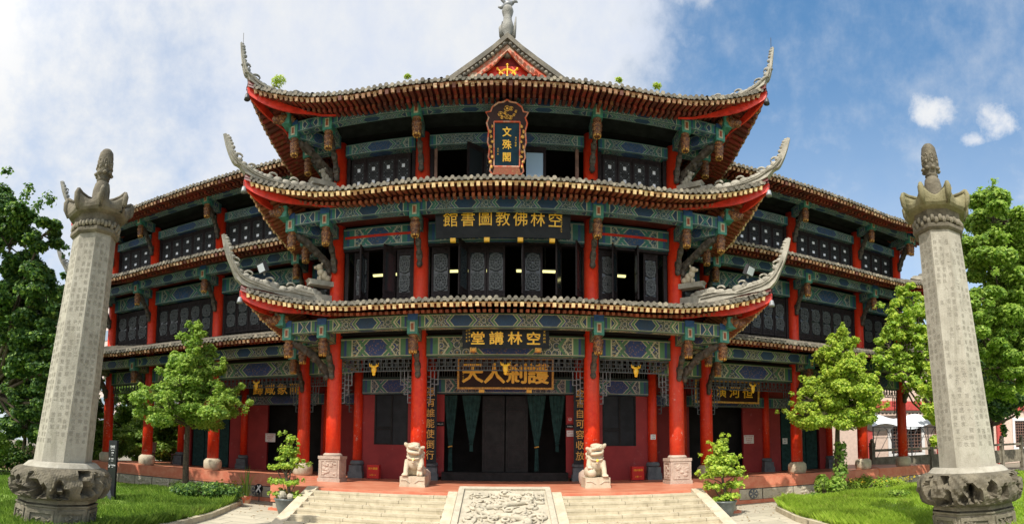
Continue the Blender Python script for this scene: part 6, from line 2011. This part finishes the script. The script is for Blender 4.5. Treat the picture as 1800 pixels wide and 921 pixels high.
# tall flats far behind
t = thing('apartment_tower', (-66, 66, 0), 'pale pink high rise glimpsed between pillar and wing', 'building')
m = MB(); m.box(-66, -55, 60, 74, 0, 33.5); m.build('wall', 'tower_wall', t)
for (x0, x1) in ((-65.5, -64), (-63, -61.5), (-60.4, -59), (-58, -56.4)):
    for k in range(11):
        m = MB(); m.box(x0, x1, 59.9, 59.99, 2 + k * 2.9, 3.7 + k * 2.9); m.build('window', 'tower_glass', t)
m = MB(); m.box(-66.3, -54.7, 59.7, 74.3, 33.5, 34); m.build('roof', 'tower_wall', t)

# cream building with red bands at the right
t = thing('side_building', (34, 27, 0), 'cream walled building with red posts and bands beyond the open gallery end', 'building')
A, Bp = Vector((19.5, 27, 0)), Vector((46, 19.0, 0)); u = (Bp - A).normalized(); nn_ = Vector((u.y, -u.x, 0))
FR = lambda a, b, d: A + u * a + Vector((0, 0, b)) + nn_ * d
def wbox(m, a0, a1, b0, b1, d0, d1): m.prism([(a0, b0), (a1, b0), (a1, b1), (a0, b1)], FR, d0, d1)
m = MB(); wbox(m, 0, 28, 0, 8.5, -4, 0); m.build('wall', 'wall_cream', t)
m = MB(); wbox(m, -.05, 28.05, 4.35, 5.0, .002, .14); m.build('red_band', 'trim_red', t)
for a in (3.4, 9.2, 15.0, 20.8, 26.6):
    m = MB(); wbox(m, a, a + .5, 0, 4.34, .003, .18); wbox(m, a, a + .5, 5.01, 8.4, .003, .18); m.build('red_post', 'trim_red', t)
for a in (5.4, 11.2, 17.0, 22.8):
    m = MB(); wbox(m, a - .25, a + 2.75, 1.05, 1.28, .003, .10); wbox(m, a - .25, a + 2.75, 3.5, 3.75, .003, .10); wbox(m, a - .25, a, 1.29, 3.49, .003, .10); wbox(m, a + 2.5, a + 2.75, 1.29, 3.49, .003, .10)
    wf = m.build('window', 'white_sign', t)
    m = MB(); wbox(m, a + .002, a + 2.498, 1.29, 3.49, .004, .02); m.build('pane', 'interior', wf)
    m = MB()
    for k in range(10): wbox(m, a + .1 + k * .255, a + .15 + k * .255, 1.3, 3.48, .03, .06)
    for k in range(9): wbox(m, a + .01, a + 2.49, 1.4 + k * .235, 1.45 + k * .235, .061, .08)
    m.build('lattice', 'wood_edge', wf)
m = MB(); wbox(m, -.6, 28.6, 8.4, 8.7, -4.4, .9); m.prism([(-.5, 8.7), (28.5, 8.7), (27, 10.6), (1, 10.6)], FR, -3.5, .6); m.build('roof', 'roof_tile', t)
m = MB()
for k in range(30): wbox(m, 3.4 + k * .30, 3.52 + k * .30, 4.0, 4.12, .9, 1.0)
wbox(m, 3.2, 12.6, 4.12, 4.2, .15, 1.1); m.build('lean_to_trim', 'roof_tile', t)
# white canopy with arched frame
t = thing('canopy_tent', (23.0, 22.0, 0), 'white canopy on dark arched metal frames, beyond the stone balustrade', 'canopy')
m = MB(); m.smooth = True; nx, ny2 = 12, 4; vs = []
for i in range(nx + 1):
    for j in range(ny2 + 1):
        a, b = i / nx, j / ny2; vs.append((19.0 + 6.2 * a, 21.0 + 3 * b, 2.95 + .75 * math.sin(math.pi * b) + .18 * math.sin(a * 9.4)))
m.grid(vs, [(i * (ny2 + 1) + j, (i + 1) * (ny2 + 1) + j, (i + 1) * (ny2 + 1) + j + 1, i * (ny2 + 1) + j + 1) for i in range(nx) for j in range(ny2)])
m.build('cloth', 'white_cloth', t)
m = MB()
for k in range(5):
    x = 19.0 + 1.55 * k; m.tube([(x, 21, 0), (x, 21, 2.95)], .035, 6)
    m.tube([(x + .78 - .78 * math.cos(q * .3142), 20.98, .9 + 2.0 * math.sin(q * .3142)) for q in range(11)], .022, 5)
    m.tube([(x, 20.97, .9), (x + 1.5, 20.97, 2.9)], .016, 5)
m.tube([(19, 21, 2.93), (25.3, 21, 2.93)], .03, 6); m.tube([(19, 21, 2.3), (25.3, 21, 2.3)], .018, 6)
m.build('frame', 'metal_dark', t)
# stone balustrade
t = thing('stone_balustrade', (21, 18.6, 0), 'grey stone balustrade with square posts past the wing end', 'balustrade')
for k in range(9):
    x = 16.9 + k * 1.9; y = 18.8 - k * .30
    m = MB(); m.box(x - .11, x + .11, y - .11, y + .11, 0, 2.0); m.box(x - .14, x + .14, y - .14, y + .14, 1.80, 1.84); m.smooth = True; m.lathe([(.09, 2.0), (.12, 2.06), (.10, 2.14), (.04, 2.2)], (x, y, 0), 12); m.build('post', 'stone_weathered', t)
    if k < 8:
        m = MB(); a, b = Vector((x + .115, y - .018, .86)), Vector((x + 1.785, y - .282, .86)); m.bar(a, b, .10, .80); m.bar(a + Vector((0, 0, .74)), b + Vector((0, 0, .74)), .14, .13); m.build('panel', 'stone_weathered', t)
# orange cable over the terrace edge
t = MB(); pts = [(13.9, 15.6, .915), (13.8, 15.1, .93), (13.78, 14.93, .88), (13.8, 14.92, .5), (13.85, 14.9, .2), (13.7, 14.7, .12)]
t.tube(pts, .014, 6); o = t.build('cable', 'cable_orange', label='orange cable hanging over the red terrace edge at the wing end', cat='cable')
# folding chairs and a dark table in the shaded gallery
def chair(x, y, lb):
    t = thing('gallery_chair', (x, y, P), lb, 'chair', 'chairs in the shaded gallery')
    m = MB(); m.box(x - .22, x + .22, y - .22, y + .22, P + .42, P + .46); m.build('seat', 'wood_edge', t)
    m = MB(); m.bar((x, y + .2, P + .47), (x, y + .3, P + .95), .42, .03, up=(0, 1, 0)); m.build('backrest_slat', 'wood_edge', t)
    for a, b in ((-.2, -.2), (.2, -.2), (-.2, .2), (.2, .2)):
        m = MB(); m.bar((x + a, y + b, P), (x + a * .9, y + b * .9, P + .42), .035, .035); m.build('leg', 'wood_edge', t)
chair(-14.7, 17.1, 'brown wooden chair in the open gallery end beside the black direction board'); chair(-13.9, 18.2, 'brown wooden chair deeper in the shaded gallery')

# fallen leaves on the paving and the lawn
m = MB()
for i in range(260):
    s = rl.choice((-1, 1)); y = rl.uniform(9.2, 14.6); x = s * (rl.uniform(4.5, 9.5))
    if y > 10.5 and abs(x) < 5.5: continue
    lawn = abs(x) > (edge_l(y) if s < 0 else edge_x(y))
    p = Vector((x, y, zg(x, y) + (.16 if lawn else .012)))
    leaf_at(m, p, Vector((0, 0, 1)) + rdir() * .25, .055)
for i in range(60):
    p = Vector((rl.uniform(-4.0, 4.0), 0, 0)); i_ = rl.randrange(6)
    if abs(p.x) < 1.4: continue
    leaf_at(m, Vector((p.x, 10.66 - RUN * i_ - rl.uniform(.05, .25), P - .045 - RISE * i_ + .008)), Vector((0, 0, 1)) + rdir() * .2, .045)
m.build('leaf_litter', 'leaf_dry', kind='stuff')
